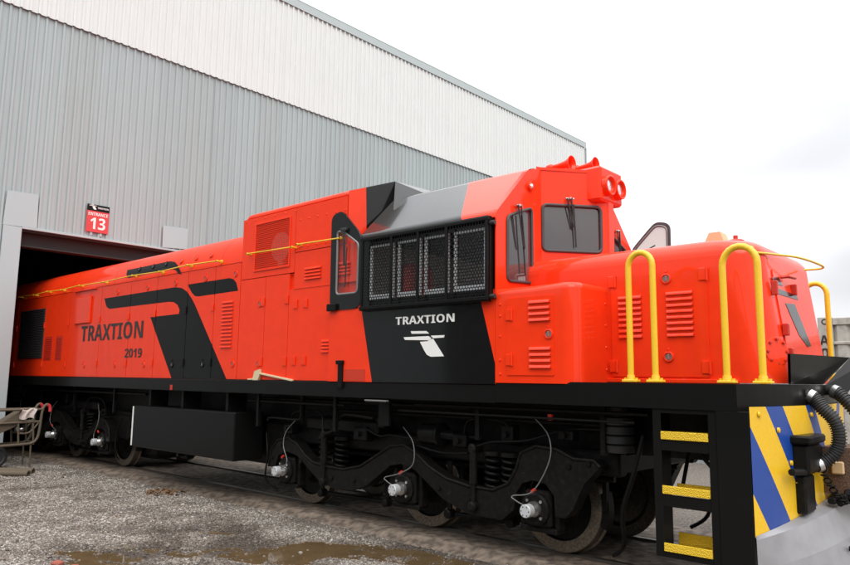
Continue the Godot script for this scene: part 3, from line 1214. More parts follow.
	o1.quad_out(Vector3(-6.2, 4.03, sz(0.85)), Vector3(-5.95, 4.03, sz(0.85)), Vector3(-5.95, 4.05, sz(0)), Vector3(-6.2, 4.05, sz(0)), Vector3(-7, 3.0, ZC))
	o1.quad_out(Vector3(-6.2, 4.03, sz(-0.85)), Vector3(-5.95, 4.03, sz(-0.85)), Vector3(-5.95, 4.05, sz(0)), Vector3(-6.2, 4.05, sz(0)), Vector3(-7, 3.0, ZC))
	for sg in [1.0, -1.0]:
		b1.quad_out(Vector3(-5.95, 4.03, sz(0.85 * sg)), Vector3(-5.95, 4.05, sz(0)), Vector3(-5.70, 3.85, sz(0)), Vector3(-5.74, 3.60, sz(1.085 * sg)), Vector3(-7, 3.0, ZC))
		b1.tri_out(Vector3(-5.95, 4.03, sz(0.85 * sg)), Vector3(-5.74, 3.60, sz(1.085 * sg)), Vector3(-5.96, 3.5, sz(0.9 * sg)), Vector3(-7, 3.0, ZC))
	two_tone([[o1, M.orange], [b1, M.black]], "raised_end", hd)
	panel(hd, "side_panel", [rect(-7.185, 3.215, -6.21, 3.79)], HS, 0.034, [])
	var gh := rrect(-8.055, 3.06, -7.31, 3.68, 0.02, 2)
	panel(hd, "side_panel", cut([rect(-8.365, 2.96, -7.193, 3.79)], [gh], false), HS, 0.034, [])
	# air grille with a fan behind it
	var gp := group_part("air_grille", L)
	mb = MB.new()
	mb.lathe(Vector3(-7.66, 3.36, sz(1.26)), Z, [[0.0, 0.2], [0.006, 0.2], [0.009, 0.12], [0.007, 0.0]], 24)
	mb.span(-7.72, 2.95, sz(1.24), -7.60, 3.2, sz(1.262))
	part(mb, "fan_disc", M.rag, gp)
	mb = MB.new()
	for k in 24: mb.box(Vector3(-7.6825, 3.073 + k * 0.0258, sz(1.380)), Vector3(0.744, 0.0095, 0.006))
	for k in 29: mb.box(Vector3(-8.044 + k * 0.0258, 3.37, sz(1.377)), Vector3(0.007, 0.62, 0.004))
	part(mb, "wire_mesh", M.orange, gp)
	mb = MB.new()
	for e in [[-8.075, 3.04, -8.052, 3.70], [-7.313, 3.04, -7.29, 3.70], [-8.052, 3.04, -7.313, 3.063], [-8.052, 3.677, -7.313, 3.70]]: mb.span(e[0], e[1], sz(HS), e[2], e[3], sz(HS + 0.014), 0.004)
	part(mb, "frame", M.orange, gp)
	# louvres, latches, hinges
	louvre(hd, -8.80, -8.52, 2.03, 2.70, 13, HS)
	louvre(hd, -6.975, -6.65, 2.835, 3.0, 4, HS)
	louvre(hd, -6.46, -6.12, 2.835, 3.0, 4, HS)
	louvre(hd, -6.605, -6.455, 1.935, 2.10, 4, HS)
	for x in [-13.29, -12.06, -11.02, -10.12, -9.255, -8.48, -7.88]: latch(at_stripe(x, 1.815), hd, Vector3(x, 1.815, sz(HS)))
	for x in [-13.2, -12.12, -11.04, -10.15, -9.28, -8.505, -7.9]: latch(M.orange, hd, Vector3(x, 3.06 if x < -8.0 else 2.6, sz(HS)))
	var tilt := Basis(X, deg_to_rad(-20))
	for x in [-11.45, -10.98, -10.56, -10.09, -9.65, -9.235]: latch(M.stripe if x > -11.7 and x < -10.3 else M.orange, hd, Vector3(x, 3.40, sz(1.345)), tilt.scaled(Vector3.ONE * 0.8))
	for sx in [-16.85, -15.27, -14.1, -12.74, -11.62, -10.72, -9.77, -9.02, -7.79, -7.28]:
		for y in [1.84, 2.62]: inst(hinge_mesh, "hinge", at_stripe(sx - 0.045, y), hd, Vector3(sx - 0.045, y, sz(HS)))
	for x in [-7.1, -6.9]:
		inst(hinge_mesh, "hinge", M.orange, hd, Vector3(x - 0.04, 1.85, sz(HS)))
		inst(hinge_mesh, "hinge", M.orange, hd, Vector3(x - 0.04, 2.55, sz(HS)))
	for k in 6:
		inst(rivet_mesh, "bolt", M.orange, hd, Vector3(-7.1 + k * 0.17, 3.27, sz(HS)))
		inst(rivet_mesh, "bolt", M.orange, hd, Vector3(-7.1 + k * 0.17, 3.62, sz(HS)))
		inst(rivet_mesh, "bolt", M.orange, hd, Vector3(-8.3 + k * 0.22, 3.755, sz(HS)))
	# rear intake, small slatted panels, square hatch
	mb = MB.new()
	mb.span(-16.66, 1.96, sz(HS - 0.002), -15.32, 2.975, sz(HS + 0.006), 0.003)
	part(mb, "intake_backing", M.rubber, hd)
	for k in 30:
		mb = MB.new()
		mb.box(Vector3(-15.99, 1.985 + k * 0.0335, sz(HS + 0.014)), Vector3(1.30, 0.008, 0.022), 0.0, Basis(X, 0.5))
		part(mb, "intake_slat", M.bezel, hd)
	for e in [[-15.2, -14.86], [-14.63, -14.36]]:
		mb = MB.new()
		for k in 11: mb.box(Vector3((e[0] + e[1]) * 0.5, 1.955 + k * 0.038, sz(HS + 0.006)), Vector3(e[1] - e[0], 0.012, 0.014), 0.003)
		mb.span(e[0] - 0.02, 1.92, sz(HS), e[1] + 0.02, 2.385, sz(HS + 0.004))
		part(mb, "slatted_vent", M.red, hd)
	mb = MB.new()
	mb.span(-13.80, 2.575, sz(HS), -13.13, 3.075, sz(HS + 0.035), 0.012)
	part(mb, "hatch", M.orange, hd)
	mb = MB.new()
	mb.span(-13.9, 3.185, sz(HS), -12.95, 3.20, sz(HS + 0.045), 0.004)
	part(mb, "rain_strip", M.orange, hd)
	mb = MB.new()
	mb.span(-6.42, 2.742, sz(HS), -7.185, 2.752, sz(HS + 0.006))
	part(mb, "seam_strip", M.orange, hd)
	# yellow grab rods below the roof
	var knobs := [-16.72, -15.86, -15.16, -14.45, -13.61, -12.59, -11.49, -10.58, -9.72, -8.90]
	for run in [knobs, [-8.15, -7.17], [-7.06, -6.24]]:
		var rod := group_part("grab_rod", L)
		var pts: Array = []
		for i in run.size():
			var x: float = run[i]
			pts.append(Vector3(x, 3.278 + (0.012 if i % 2 == 0 else -0.008), sz(HS + 0.07)))
		mb = MB.new()
		mb.tube(pts, 0.0095, 6)
		part(mb, "rod", M.yellow, rod)
		for p in pts:
			mb = MB.new()
			mb.cyl(p - Z * 0.085, p + Z * 0.014, 0.013, -1, 8)
			mb.lathe(p - Z * 0.085, Z, [[0.0, 0.03], [0.010, 0.03], [0.010, 0.0]], 10)
			mb.box(p, Vector3(0.036, 0.03, 0.028), 0.007)
			part(mb, "bracket", M.yellow, rod)
	text_part("TRAXTION", "lettering", M.letter, L, Vector3(-13.50, 2.25, sz(HS + 0.0015)), Vector3(-11.11, 2.25, sz(HS + 0.0015)), Y, 0.285)
	text_part("2019", "lettering", M.letter, L, Vector3(-11.70, 1.935, sz(HS + 0.0015)), Vector3(-11.10, 1.935, sz(HS + 0.0015)), Y, 0.15)

func ring3(poly: PackedVector2Array, o: Vector3, u: Vector3, w: Vector3) -> Array:
	var r: Array = []
	for p in poly: r.append(o + u * p.x + w * p.y)
	return r

func wall_face(parent: Node, called: String, outer: PackedVector2Array, hole: PackedVector2Array, o: Vector3, u: Vector3, w: Vector3, nrm: Vector3, m: Material, thick := 0.05) -> void:
	var mb := MB.new()
	var pcs: Array = [outer] if hole.is_empty() else cut([outer], [hole], false)
	for p in pcs:
		mb.face(p, o, u, w, nrm)
		mb.face(p, o - nrm * thick, u, w, -nrm)
	mb.rim(outer, o - nrm * thick, u, w, nrm * thick)
	if not hole.is_empty(): mb.rim(hole, o - nrm * thick, u, w, nrm * thick, true)
	part(mb, called, m, parent)

func window(parent: Node, hole: PackedVector2Array, o: Vector3, u: Vector3, w: Vector3, nrm: Vector3, glass: Material, rubber: Material, r := 0.022) -> void:
	var win := group_part("window", parent)
	var mb := MB.new()
	mb.tube(ring3(hole, o + nrm * 0.006, u, w), r, 8, true)
	part(mb, "rubber_seal", rubber, win)
	mb = MB.new()
	mb.face(hole, o - nrm * 0.01, u, w, nrm)
	part(mb, "pane", glass, win)

func wiper(parent: Node, top: Vector3, tip: Vector3, side: Vector3, nrm: Vector3) -> void:
	var wp := group_part("wiper", parent)
	var mb := MB.new()
	mb.box(top + nrm * 0.03, Vector3(0.045, 0.03, 0.045), 0.008)
	mb.cyl(top - side * 0.05 + nrm * 0.025, top + side * 0.04 + nrm * 0.025, 0.012, -1, 8)
	part(mb, "motor", M.chrome, wp)
	var d := tip - top
	mb = MB.new()
	mb.tube([top + nrm * 0.05, top + d * 0.62 + nrm * 0.04 + side * 0.015], 0.008, 6)
	mb.tube([top + nrm * 0.045 - side * 0.04, top + d * 0.6 + nrm * 0.038 - side * 0.0], 0.007, 6)
	part(mb, "arm", M.rubber, wp)
	mb = MB.new()
	var a := top + d * 0.12 + nrm * 0.025 + side * 0.03
	var b := tip + nrm * 0.025 + side * 0.012
	mb.tube([a, b], 0.008, 6)
	part(mb, "blade", M.rubber, wp)

func make_cab(L: Node3D) -> void:
	var cb := group_part("cab", L)
	var band := pv([[-5.665, 1.55], [-3.945, 1.55], [-4.185, 2.40], [-4.06, 2.40], [-4.06, 3.215], [-4.43, 3.23], [-4.46, 3.30], [-6.2, 3.35], [-5.875, 2.42]])
	var side := pv([[-6.42, 1.606], [-4.015, 1.606], [-4.015, 3.205], [-5.93, 3.205], [-5.93, 2.425], [-6.42, 2.425]])
	var hole := rect(-5.77, 2.50, -4.10, 3.13)
	for sg in [1.0, -1.0]:
		var a := MB.new()
		var b := MB.new()
		var zz := sz(CS * sg)
		for p in cut([side], [hole], false):
			for q in cut([p], [band], false): a.face(q, Vector3(0, 0, zz), X, Y, Z * sg)
			for q in cut([p], [band], true): b.face(q, Vector3(0, 0, zz), X, Y, Z * sg)
		a.rim(side, Vector3(0, 0, zz - sg * 0.05), X, Y, Z * 0.05 * sg)
		b.rim(hole, Vector3(0, 0, zz - sg * 0.05), X, Y, Z * 0.05 * sg, true)
		two_tone([[a, M.orange], [b, M.black]], "side_wall", cb)
		# side windows in bright frames
		for e in [[-5.75, -5.38], [-5.32, -4.98], [-4.93, -4.60], [-4.53, -4.12]]:
			var win := group_part("side_window", L)
			var mb2 := MB.new()
			var z2 := sz((CS - 0.015) * sg)
			for r in [[e[0], 2.51, e[0] + 0.03, 3.12], [e[1] - 0.03, 2.51, e[1], 3.12], [e[0] + 0.03, 2.51, e[1] - 0.03, 2.56], [e[0] + 0.03, 3.09, e[1] - 0.03, 3.12]]: mb2.span(r[0], r[1], z2 - 0.015, r[2], r[3], z2 + 0.015, 0.003)
			part(mb2, "frame", M.cap, win)
			mb2 = MB.new()
			mb2.face(rect(e[0] + 0.03, 2.56, e[1] - 0.03, 3.09), Vector3(0, 0, z2), X, Y, Z * sg)
			part(mb2, "pane", M.glass, win)
	# roof
	var half: Array = [[1.43, 3.20], [1.427, 3.235], [1.412, 3.268], [1.385, 3.296], [0.90, 3.775], [0.85, 3.808], [0.78, 3.832], [0.4, 3.86], [0.0, 3.87]]
	for sg in [1.0, -1.0]:
		for tone in 2:
			var gr: Array = []
			for k in 9:
				var row: Array = []
				for q in half:
					var xb: float = -4.44 - (q[1] - 3.25) * 0.62
					var x0 := -5.93 if tone == 0 else xb
					var x1 := xb if tone == 0 else -4.0
					row.append(Vector3(lerpf(x0, x1, k / 8.0), q[1], sz(q[0] * sg)))
				gr.append(row)
			var mb := MB.new()
			mb.grid(gr, sg > 0)
			part(mb, "roof_panel", M.black if tone == 0 else M.orange, cb)
	var rear := PackedVector2Array()
	for q in half: rear.append(Vector2(q[0], q[1]))
	for i in range(half.size() - 2, -1, -1): rear.append(Vector2(-half[i][0], half[i][1]))
	var mb := MB.new()
	mb.face(rear, Vector3(-5.93, 0, ZC), Z, Y, -X)
	part(mb, "rear_wall", M.black, cb)
	# corner faces beside the prow and the two angled front faces
	for sg in [1.0, -1.0]:
		var corner := pv([[1.43, 2.40], [1.43, 3.20], [1.412, 3.268], [1.385, 3.296], [0.90, 3.775], [0.78, 3.832], [0.64, 3.842], [0.64, 2.40]])
		var cw := rpoly(pv([[1.255, 2.597], [0.825, 2.620], [0.828, 3.399], [1.252, 3.24]]), 0.06, 4)
		wall_face(cb, "corner_wall", corner, cw, Vector3(-4.0, 0, ZC), Z * sg, Y, X, M.orange)
		window(L, cw, Vector3(-4.0, 0, ZC), Z * sg, Y, X, M.glass_corner, M.bezel, 0.015)
		var bpt := Vector3(-4.02, 0, sz(0.66 * sg))
		var apx := Vector3(-3.545, 0, sz(0.06 * sg))
		var u := (apx - bpt).normalized()
		var nn := u.cross(Y).normalized()
		if nn.x < 0: nn = -nn
		var ln := (apx - bpt).length()
		var fw := rrect(0.04, 2.985, 0.685, 3.475, 0.06, 4)
		wall_face(cb, "front_wall", rect(0.0, 2.60, ln, 3.86), fw, bpt, u, Y, nn, M.orange)
		window(L, fw, bpt, u, Y, nn, M.glass_dark, M.bezel, 0.017)
		if sg > 0:
			wiper(L, bpt + u * 0.34 + Y * 3.545, bpt + u * 0.385 + Y * 3.03, u, nn)
			wiper(L, Vector3(-4.0, 3.37, sz(1.08)), Vector3(-4.0, 2.68, sz(0.99)), -Z, X)
		else:
			wiper(L, Vector3(-4.0, 3.45, sz(-1.0)), Vector3(-4.0, 2.9, sz(-1.05)), -Z, X)
	mb = MB.new()
	mb.span(-3.60, 2.60, sz(-0.065), -3.535, 3.862, sz(0.065), 0.012)
	part(mb, "centre_pillar", M.orange, cb)
	mb = MB.new()
	mb.prism(pv([[-4.02, -0.70], [-4.02, 0.70], [-4.005, 0.66], [-3.55, 0.075], [-3.53, 0.04], [-3.53, -0.04], [-3.55, -0.075], [-4.005, -0.66]]), Vector3(0, 3.845, ZC), X, Z, Y * 0.03)
	part(mb, "prow_roof", M.orange, cb)
	# inside
	mb = MB.new()
	mb.span(-5.92, 1.7, sz(-1.36), -5.88, 3.2, sz(1.36))
	mb.span(-5.88, 1.66, sz(-1.36), -4.05, 1.7, sz(1.36))
	mb.span(-5.88, 3.70, sz(-0.8), -4.05, 3.74, sz(0.8))
	for sg in [1.0, -1.0]: mb.quad(Vector3(-5.88, 3.70, sz(0.8 * sg)), Vector3(-4.05, 3.70, sz(0.8 * sg)), Vector3(-4.05, 3.19, sz(1.34 * sg)), Vector3(-5.88, 3.19, sz(1.34 * sg)))
	part(mb, "interior", M.interior, cb)
	mb = MB.new()
	mb.box(Vector3(-5.45, 2.55, sz(0.95)), Vector3(0.12, 0.75, 0.45), 0.04)
	mb.box(Vector3(-5.25, 2.2, sz(0.95)), Vector3(0.45, 0.12, 0.45), 0.04)
	mb.cyl(Vector3(-5.25, 1.7, sz(0.95)), Vector3(-5.25, 2.15, sz(0.95)), 0.05)
	part(mb, "seat", M.red, cb)
	mb = MB.new()
	mb.box(Vector3(-4.4, 2.2, sz(0.7)), Vector3(0.5, 0.9, 0.9), 0.03)
	part(mb, "control_desk", M.bezel, cb)
	# perforated guard over the side windows
	var cage := group_part("window_guard", L)
	var zf := sz(1.50)
	var bars := [-5.80, -5.345, -4.955, -4.565, -4.06]
	for i in 4:
		mb = MB.new()
		var x0: float = bars[i] + 0.012
		var x1: float = bars[i + 1] - 0.012
		perforated(mb, x0, 2.425, x1, 3.165, zf, 0.036, 0.0155)
		part(mb, "perforated_panel", M.sill, cage)
	for x in bars:
		mb = MB.new()
		mb.span(x - 0.016, 2.42, zf - 0.012, x + 0.016, 3.17, zf + 0.012, 0.003)
		part(mb, "upright", M.sill, cage)
	for y in [[2.395, 2.43], [3.165, 3.20]]:
		mb = MB.new()
		mb.span(-5.83, y[0], zf - 0.014, -4.035, y[1], zf + 0.014, 0.003)
		part(mb, "rail", M.sill, cage)
	mb = MB.new()
	mb.span(-4.048, 2.41, sz(CS), -4.036, 3.19, zf - 0.016)
	part(mb, "end_plate", M.sill, cage)
	mb = MB.new()
	mb.span(-5.84, 3.20, sz(CS), -4.05, 3.212, zf, 0.002)
	part(mb, "top_plate", M.sill, cage)
	mb = MB.new()
	mb.span(-5.84, 2.385, sz(CS), -4.05, 2.394, zf, 0.002)
	part(mb, "bottom_plate", M.sill, cage)
	for y in [3.14, 2.43]:
		mb = MB.new()
		mb.cyl(Vector3(-4.04, y, zf - 0.03), Vector3(-3.985, y, zf - 0.03), 0.022, -1, 8)
		mb.cyl(Vector3(-4.01, y, sz(CS)), Vector3(-4.01, y, zf - 0.02), 0.012, -1, 6)
		part(mb, "mount", M.rubber, cage)
	# wind deflector behind the guard and its twin on the far side
	for sg in [1.0, -1.0]:
		var df := group_part("wind_deflector", L)
		var fx := func(p: PackedVector2Array) -> PackedVector2Array:
			if sg > 0: return p
			var q := PackedVector2Array()
			for e in p: q.append(Vector2(-9.92 - e.x, e.y))       # turned half round about the middle of the cab
			return q
		var outer: PackedVector2Array = fx.call(rpoly(pv([[-6.41, 2.425], [-5.88, 2.425], [-5.88, 3.25], [-6.13, 3.50], [-6.24, 3.60], [-6.42, 3.56]]), 0.13, 5))
		var inner: PackedVector2Array = rpoly(pv([[-6.30, 2.605], [-5.94, 2.605], [-5.935, 3.17], [-6.20, 3.34], [-6.305, 3.36]]), 0.05, 4)
		if sg < 0: inner = fx.call(rpoly(pv([[-6.375, 2.46], [-5.91, 2.46], [-5.91, 3.235], [-6.15, 3.47], [-6.24, 3.55], [-6.38, 3.52]]), 0.12, 5))
		mb = MB.new()
		var zz := sz((CS + 0.0) * sg)
		for p in cut([outer], [inner], false):
			mb.face(p, Vector3(0, 0, zz + 0.012), X, Y, Z)
			mb.face(p, Vector3(0, 0, zz - 0.012), X, Y, -Z)
		mb.rim(outer, Vector3(0, 0, zz - 0.012), X, Y, Z * 0.024)
		part(mb, "frame", M.black if sg > 0 else M.bezel, df)
		mb = MB.new()
		mb.tube(ring3(inner, Vector3(0, 0, zz + 0.008), X, Y), 0.014, 8, true)
		part(mb, "rubber_seal", M.cable, df)
		mb = MB.new()
		mb.face(inner, Vector3(0, 0, zz), X, Y, Z)
		part(mb, "pane", M.glass if sg > 0 else M.glass_tint, df)
		mb = MB.new()
		var wx: float = -6.17 if sg > 0 else -3.75
		mb.box(Vector3(wx, 3.36, zz + 0.03), Vector3(0.1, 0.035, 0.04), 0.006)
		mb.tube([Vector3(wx, 3.36, zz + 0.045), Vector3(wx + 0.015, 2.93, zz + 0.035)], 0.008, 6)
		mb.tube([Vector3(wx + 0.03, 3.36, zz + 0.045), Vector3(wx + 0.03, 2.93, zz + 0.035)], 0.007, 6)
		mb.tube([Vector3(wx + 0.05, 3.15, zz + 0.025), Vector3(wx + 0.035, 2.68, zz + 0.025)], 0.008, 6)
		if sg < 0:
			mb = MB.new()
			mb.box(Vector3(-3.80, 3.24, zz + 0.03), Vector3(0.12, 0.03, 0.04), 0.006)
			mb.tube([Vector3(-3.80, 3.25, zz + 0.04), Vector3(-3.68, 3.30, zz + 0.04)], 0.008, 6)
		part(mb, "wiper_arm", M.rubber, df)
	mb = MB.new()
	mb.span(-6.43, 2.415, sz(CS + 0.012), -6.27, 2.50, sz(CS + 0.05), 0.008)
	part(mb, "deflector_hinge", M.sill, cb)
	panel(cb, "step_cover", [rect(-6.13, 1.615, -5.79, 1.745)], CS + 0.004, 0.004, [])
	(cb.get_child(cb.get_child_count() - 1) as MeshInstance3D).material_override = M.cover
	# lettering and emblem on the cab side
	text_part("TRAXTION", "lettering", M.white, L, Vector3(-5.325, 2.213, sz(CS + 0.0015)), Vector3(-4.51, 2.213, sz(CS + 0.0015)), Y, 0.084)
	mb = MB.new()
	for q in LOGO: mb.prism(pv(q), Vector3(0, 0, sz(CS + 0.0005)), X, Y, Z * 0.0025)
	part(mb, "emblem", M.white, L)
	# box in front of the cab
	var bx := group_part("side_locker", L)
	var gr: Array = []
	for e in [[1.62, 0.0], [2.0, 0.0], [2.44, 0.0], [2.47, 0.008], [2.492, 0.025], [2.502, 0.05], [2.506, 0.10]]:
		var inn: float = e[1]
		var row: Array = [Vector3(-4.012, e[0], sz(1.43 - inn)), Vector3(-3.6, e[0], sz(1.43 - inn))]
		for k in 7:
			var t := deg_to_rad(90.0 - k * 15.0)
			row.append(Vector3(-3.30 + (0.15 - inn) * cos(t), e[0] + (0.03 if e[0] > 2.4 else 0.0) * 0.4, sz(1.28 + (0.15 - inn) * sin(t))))
		row.append(Vector3(-3.15 - inn, e[0] + (0.012 if e[0] > 2.4 else 0.0), sz(0.86)))
		gr.append(row)
	mb = MB.new()
	mb.grid(gr, true)
	var top := PackedVector2Array()
	for p in gr[6]: top.append(Vector2(p.x, p.z))
	top.append(Vector2(-4.012, sz(0.86)))
	mb.face(top, Vector3(0, 2.51, 0), X, Z, Y)
	part(mb, "body", M.orange, bx)
	panel(bx, "door", [rrect(-3.875, 1.69, -3.37, 2.40, 0.012, 2)], CS + 0.008, 0.008, [])
	louvre(bx, -3.63, -3.40, 2.16, 2.375, 4, CS + 0.008)
	louvre(bx, -3.625, -3.395, 1.74, 1.955, 4, CS + 0.008)
	latch(M.orange, bx, Vector3(-3.42, 2.055, sz(CS + 0.008)))
	for y in [2.245, 1.83]: inst(hinge_mesh, "hinge", M.orange, bx, Vector3(-3.85, y, sz(CS + 0.008)))
	for y in [2.35, 2.24, 2.05, 1.83, 1.70]: inst(rivet_mesh, "bolt", M.orange, bx, Vector3(-3.955, y, sz(CS)))
	for y in [2.35, 2.15, 1.95, 1.75]: inst(rivet_mesh, "bolt", M.orange, bx, Vector3(-3.15, y, sz(0.90)), Basis(Y, PI / 2))
	# headlights and horns
	var hl := group_part("headlight_box", L)
	mb = MB.new()
	mb.span(-4.0, 3.53, sz(-0.24), -3.52, 3.905, sz(0.24), 0.025)
	part(mb, "housing", M.orange, hl)
	for s in [0.115, -0.115]:
		mb = MB.new()
		mb.lathe(Vector3(-3.52, 3.70, sz(s)), X, [[0.0, 0.112], [0.055, 0.108], [0.06, 0.098], [0.055, 0.088], [0.015, 0.080]], 24)
		part(mb, "bezel", M.orange, hl)
		mb = MB.new()
		mb.lathe(Vector3(-3.52, 3.70, sz(s)), X, [[0.014, 0.086], [0.030, 0.05], [0.036, 0.0]], 24)
		part(mb, "lens", M.lens, hl)
	for e in [[-4.25, -3.93, 4.03, 0.12], [-4.09, -3.80, 4.06, -0.18]]:
		var hn := group_part("horn", L)
		mb = MB.new()
		var ln: float = e[1] - e[0]
		mb.lathe(Vector3(e[0], e[2], sz(e[3])), X, [[0.0, 0.0], [0.0, 0.034], [0.03, 0.042], [0.06, 0.040], [0.08, 0.026], [ln * 0.5, 0.032], [ln * 0.75, 0.046], [ln * 0.92, 0.068], [ln, 0.088], [ln, 0.080], [ln * 0.9, 0.055], [ln * 0.6, 0.02], [ln * 0.6, 0.0]], 20)
		part(mb, "bell", M.orange, hn)
		mb = MB.new()
		mb.span(e[0] + 0.08, 3.86, sz(e[3] - 0.02), e[0] + 0.14, e[2], sz(e[3] + 0.02), 0.004)
		part(mb, "mount", M.orange, hn)
	mb = MB.new()
	mb.lathe(Vector3(-4.0, 3.62, sz(0.86)), X, [[0.0, 0.05], [0.03, 0.045], [0.035, 0.035], [0.02, 0.03]], 14)
	part(mb, "marker_lamp_rim", M.orange, hl)
	mb = MB.new()
	mb.lathe(Vector3(-4.0, 3.62, sz(0.86)), X, [[0.02, 0.034], [0.04, 0.02], [0.045, 0.0]], 14)
	part(mb, "marker_lamp", M.lens, hl)

func perforated(mb: MB, x0: float, y0: float, x1: float, y1: float, z: float, p: float, r: float) -> void:
	# sheet with staggered six-sided holes: each cell is a six-sided ring, the border is filled by straight strips
	var nx := int((x1 - x0) / p)
	var dy := p * 0.866
	var ny := int((y1 - y0) / dy)
	var px := (x1 - x0) / (nx + 0.5)
	dy = (y1 - y0) / (ny + 0.15)
	for j in ny:
		for i in nx:
			var c := Vector3(x0 + px * (0.5 + i + (0.5 if j % 2 == 1 else 0.0)), y0 + dy * (0.6 + j), z)
			for k in 6:
				var t0 := PI / 6 + k * PI / 3
				var t1 := t0 + PI / 3
				var R := px * 0.5774
				var a := c + Vector3(cos(t0), sin(t0), 0) * r
				var b := c + Vector3(cos(t1), sin(t1), 0) * r
				var ao := c + Vector3(cos(t0), sin(t0) * dy / (px * 0.866), 0) * R
				var bo := c + Vector3(cos(t1), sin(t1) * dy / (px * 0.866), 0) * R
				mb.quad(ao, bo, b, a)
	for e in [[x0 - 0.01, y0, x0 + 0.008, y1], [x1 - 0.008, y0, x1 + 0.01, y1]]:
		mb.face(rect(e[0], e[1], e[2], e[3]), Vector3(0, 0, z - 0.001), X, Y, Z)

func nose_front(y: float) -> float:
	return -1.70 - 0.13 * clampf((y - 1.64) / 1.02, 0.0, 1.0)

func make_nose(L: Node3D) -> void:
	var ns := group_part("nose", L)
	var rings: Array = []
	for y in [1.645, 1.9, 2.15, 2.4, 2.6, 2.69]: rings.append([y, 0.0])
	for k in 8:
		var t := deg_to_rad((k + 1) * 11.0)
		rings.append([2.69 + 0.165 * sin(t), 0.16 * (1.0 - cos(t))])
	rings.append([2.868, 0.24]); rings.append([2.888, 0.46]); rings.append([2.90, 0.70]); rings.append([2.90, 0.86])
	var gr: Array = []
	for e in rings:
		var inn: float = e[1]
		var w := 0.87 - inn
		var xf := nose_front(e[0]) - inn * 1.35
		var r := minf(0.27, w * 0.9)
		var row: Array = []
		for x in [-4.05, -3.3, -2.7]: row.append(Vector3(x, e[0], sz(w)))
		for k in 11:
			var t := deg_to_rad(90.0 - k * 9.0)
			row.append(Vector3(xf - r + r * cos(t), e[0], sz(w - r + r * sin(t))))
		for k in 11:
			var t := deg_to_rad(-k * 9.0)
			row.append(Vector3(xf - r + r * cos(t), e[0], sz(-w + r + r * sin(t))))
		for x in [-2.7, -3.3, -4.05]: row.append(Vector3(x, e[0], sz(-w)))
		gr.append(row)
	var mb := MB.new()
	mb.grid(gr, true)
	part(mb, "shell", M.orange, ns)
	mb = MB.new()
	mb.span(-3.15, 1.638, sz(0.86), -2.0, 1.672, sz(0.90), 0.004)
	part(mb, "foot_strip", M.orange, ns)
	var ss := 0.878
	panel(ns, "door", [rrect(-3.10, 1.69, -2.717, 2.60, 0.01, 2)], ss + 0.006, 0.02, [])
	panel(ns, "door", [rrect(-2.703, 1.69, -2.225, 2.60, 0.01, 2)], ss + 0.006, 0.02, [])
	ss += 0.006
	louvre(ns, -3.03, -2.80, 2.02, 2.42, 8, ss)
	louvre(ns, -2.58, -2.34, 2.02, 2.43, 8, ss)
	latch(M.orange, ns, Vector3(-2.572, 2.537, sz(ss)))
	latch(M.orange, ns, Vector3(-2.572, 1.86, sz(ss)))
	for p in [[-3.09, 2.55], [-3.09, 1.78], [-2.255, 2.55], [-2.255, 1.77]]: inst(hinge_mesh, "hinge", M.orange, ns, Vector3(p[0], p[1], sz(ss)))
	# front door, its handles, emblem and hinges
	var sl := Vector3(-0.13 / 1.02, 1.0, 0.0)
	var fo := Vector3(nose_front(1.64) + 0.13 / 1.02 * 1.64, 0, ZC)
	var fn := Vector3(1.0, 0.127, 0).normalized()
	mb = MB.new()
	var fd := rrect(-0.50, 1.74, 0.52, 2.60, 0.05, 3)
	mb.face(fd, fo + fn * 0.010, Z, sl, fn)
	mb.rim(fd, fo, Z, sl, fn * 0.010)
	part(mb, "front_door", M.orange, ns)
	mb = MB.new()
	for q in [[[0.88, 2.415], [0.62, 2.435], [-0.08, 2.425], [-0.10, 2.385], [0.6, 2.383], [0.88, 2.376]], [[0.33, 2.32], [0.05, 2.335], [-0.22, 1.98], [-0.10, 1.965], [0.10, 2.06]], [[0.66, 2.52], [0.38, 2.54], [0.30, 2.47], [0.60, 2.465]]]:
		var pp: Array = []
		for e in q: pp.append([minf(e[0], 0.56), e[1]])
		mb.face(pv(pp), fo + fn * 0.0135, Z, sl, fn)
	part(mb, "emblem", M.black, ns)
	for e in [[0.62, 2.42, 0.03, 0.12], [0.05, 2.46, 0.03, 0.1], [0.53, 2.08, 0.04, 0.1], [0.53, 1.9, 0.04, 0.06]]:
		mb = MB.new()
		var c: Vector3 = fo + fn * 0.03 + sl * e[1] + Z * e[0]
		mb.box(c, Vector3(0.05, e[3], e[2]), 0.006)
		part(mb, "door_hinge", M.red, ns)
	mb = MB.new()
	mb.tube([fo + sl * 2.55 + Z * 0.30, fo + sl * 2.55 + Z * 0.30 + X * 0.07, fo + sl * 2.56 + Z * 0.10 + X * 0.07], 0.014, 6)
	part(mb, "door_handle", M.red, ns)
	# bolted half-round cover low on the corner
	mb = MB.new()
	var cc := Vector3(nose_front(1.9) - 0.02, 1.90, sz(0.70))
	var cd := Vector3(0.88, 0.08, 0.47).normalized()
	mb.lathe(cc - cd * 0.03, cd, [[0.0, 0.12], [0.028, 0.12], [0.031, 0.11], [0.031, 0.0]], 20)
	part(mb, "bolted_cover", M.orange, ns)
	for k in 8:
		var t := TAU * k / 8
		var u := cd.cross(Y).normalized()
		mb = MB.new()
		mb.lathe(cc + cd * 0.0 + u * cos(t) * 0.098 + Y * sin(t) * 0.098, cd, [[0.0, 0.013], [0.012, 0.013], [0.014, 0.0]], 6)
		part(mb, "bolt", M.red, ns)
	# yellow grab rail across the front
	var gb := group_part("front_grab_rail", L)
	mb = MB.new()
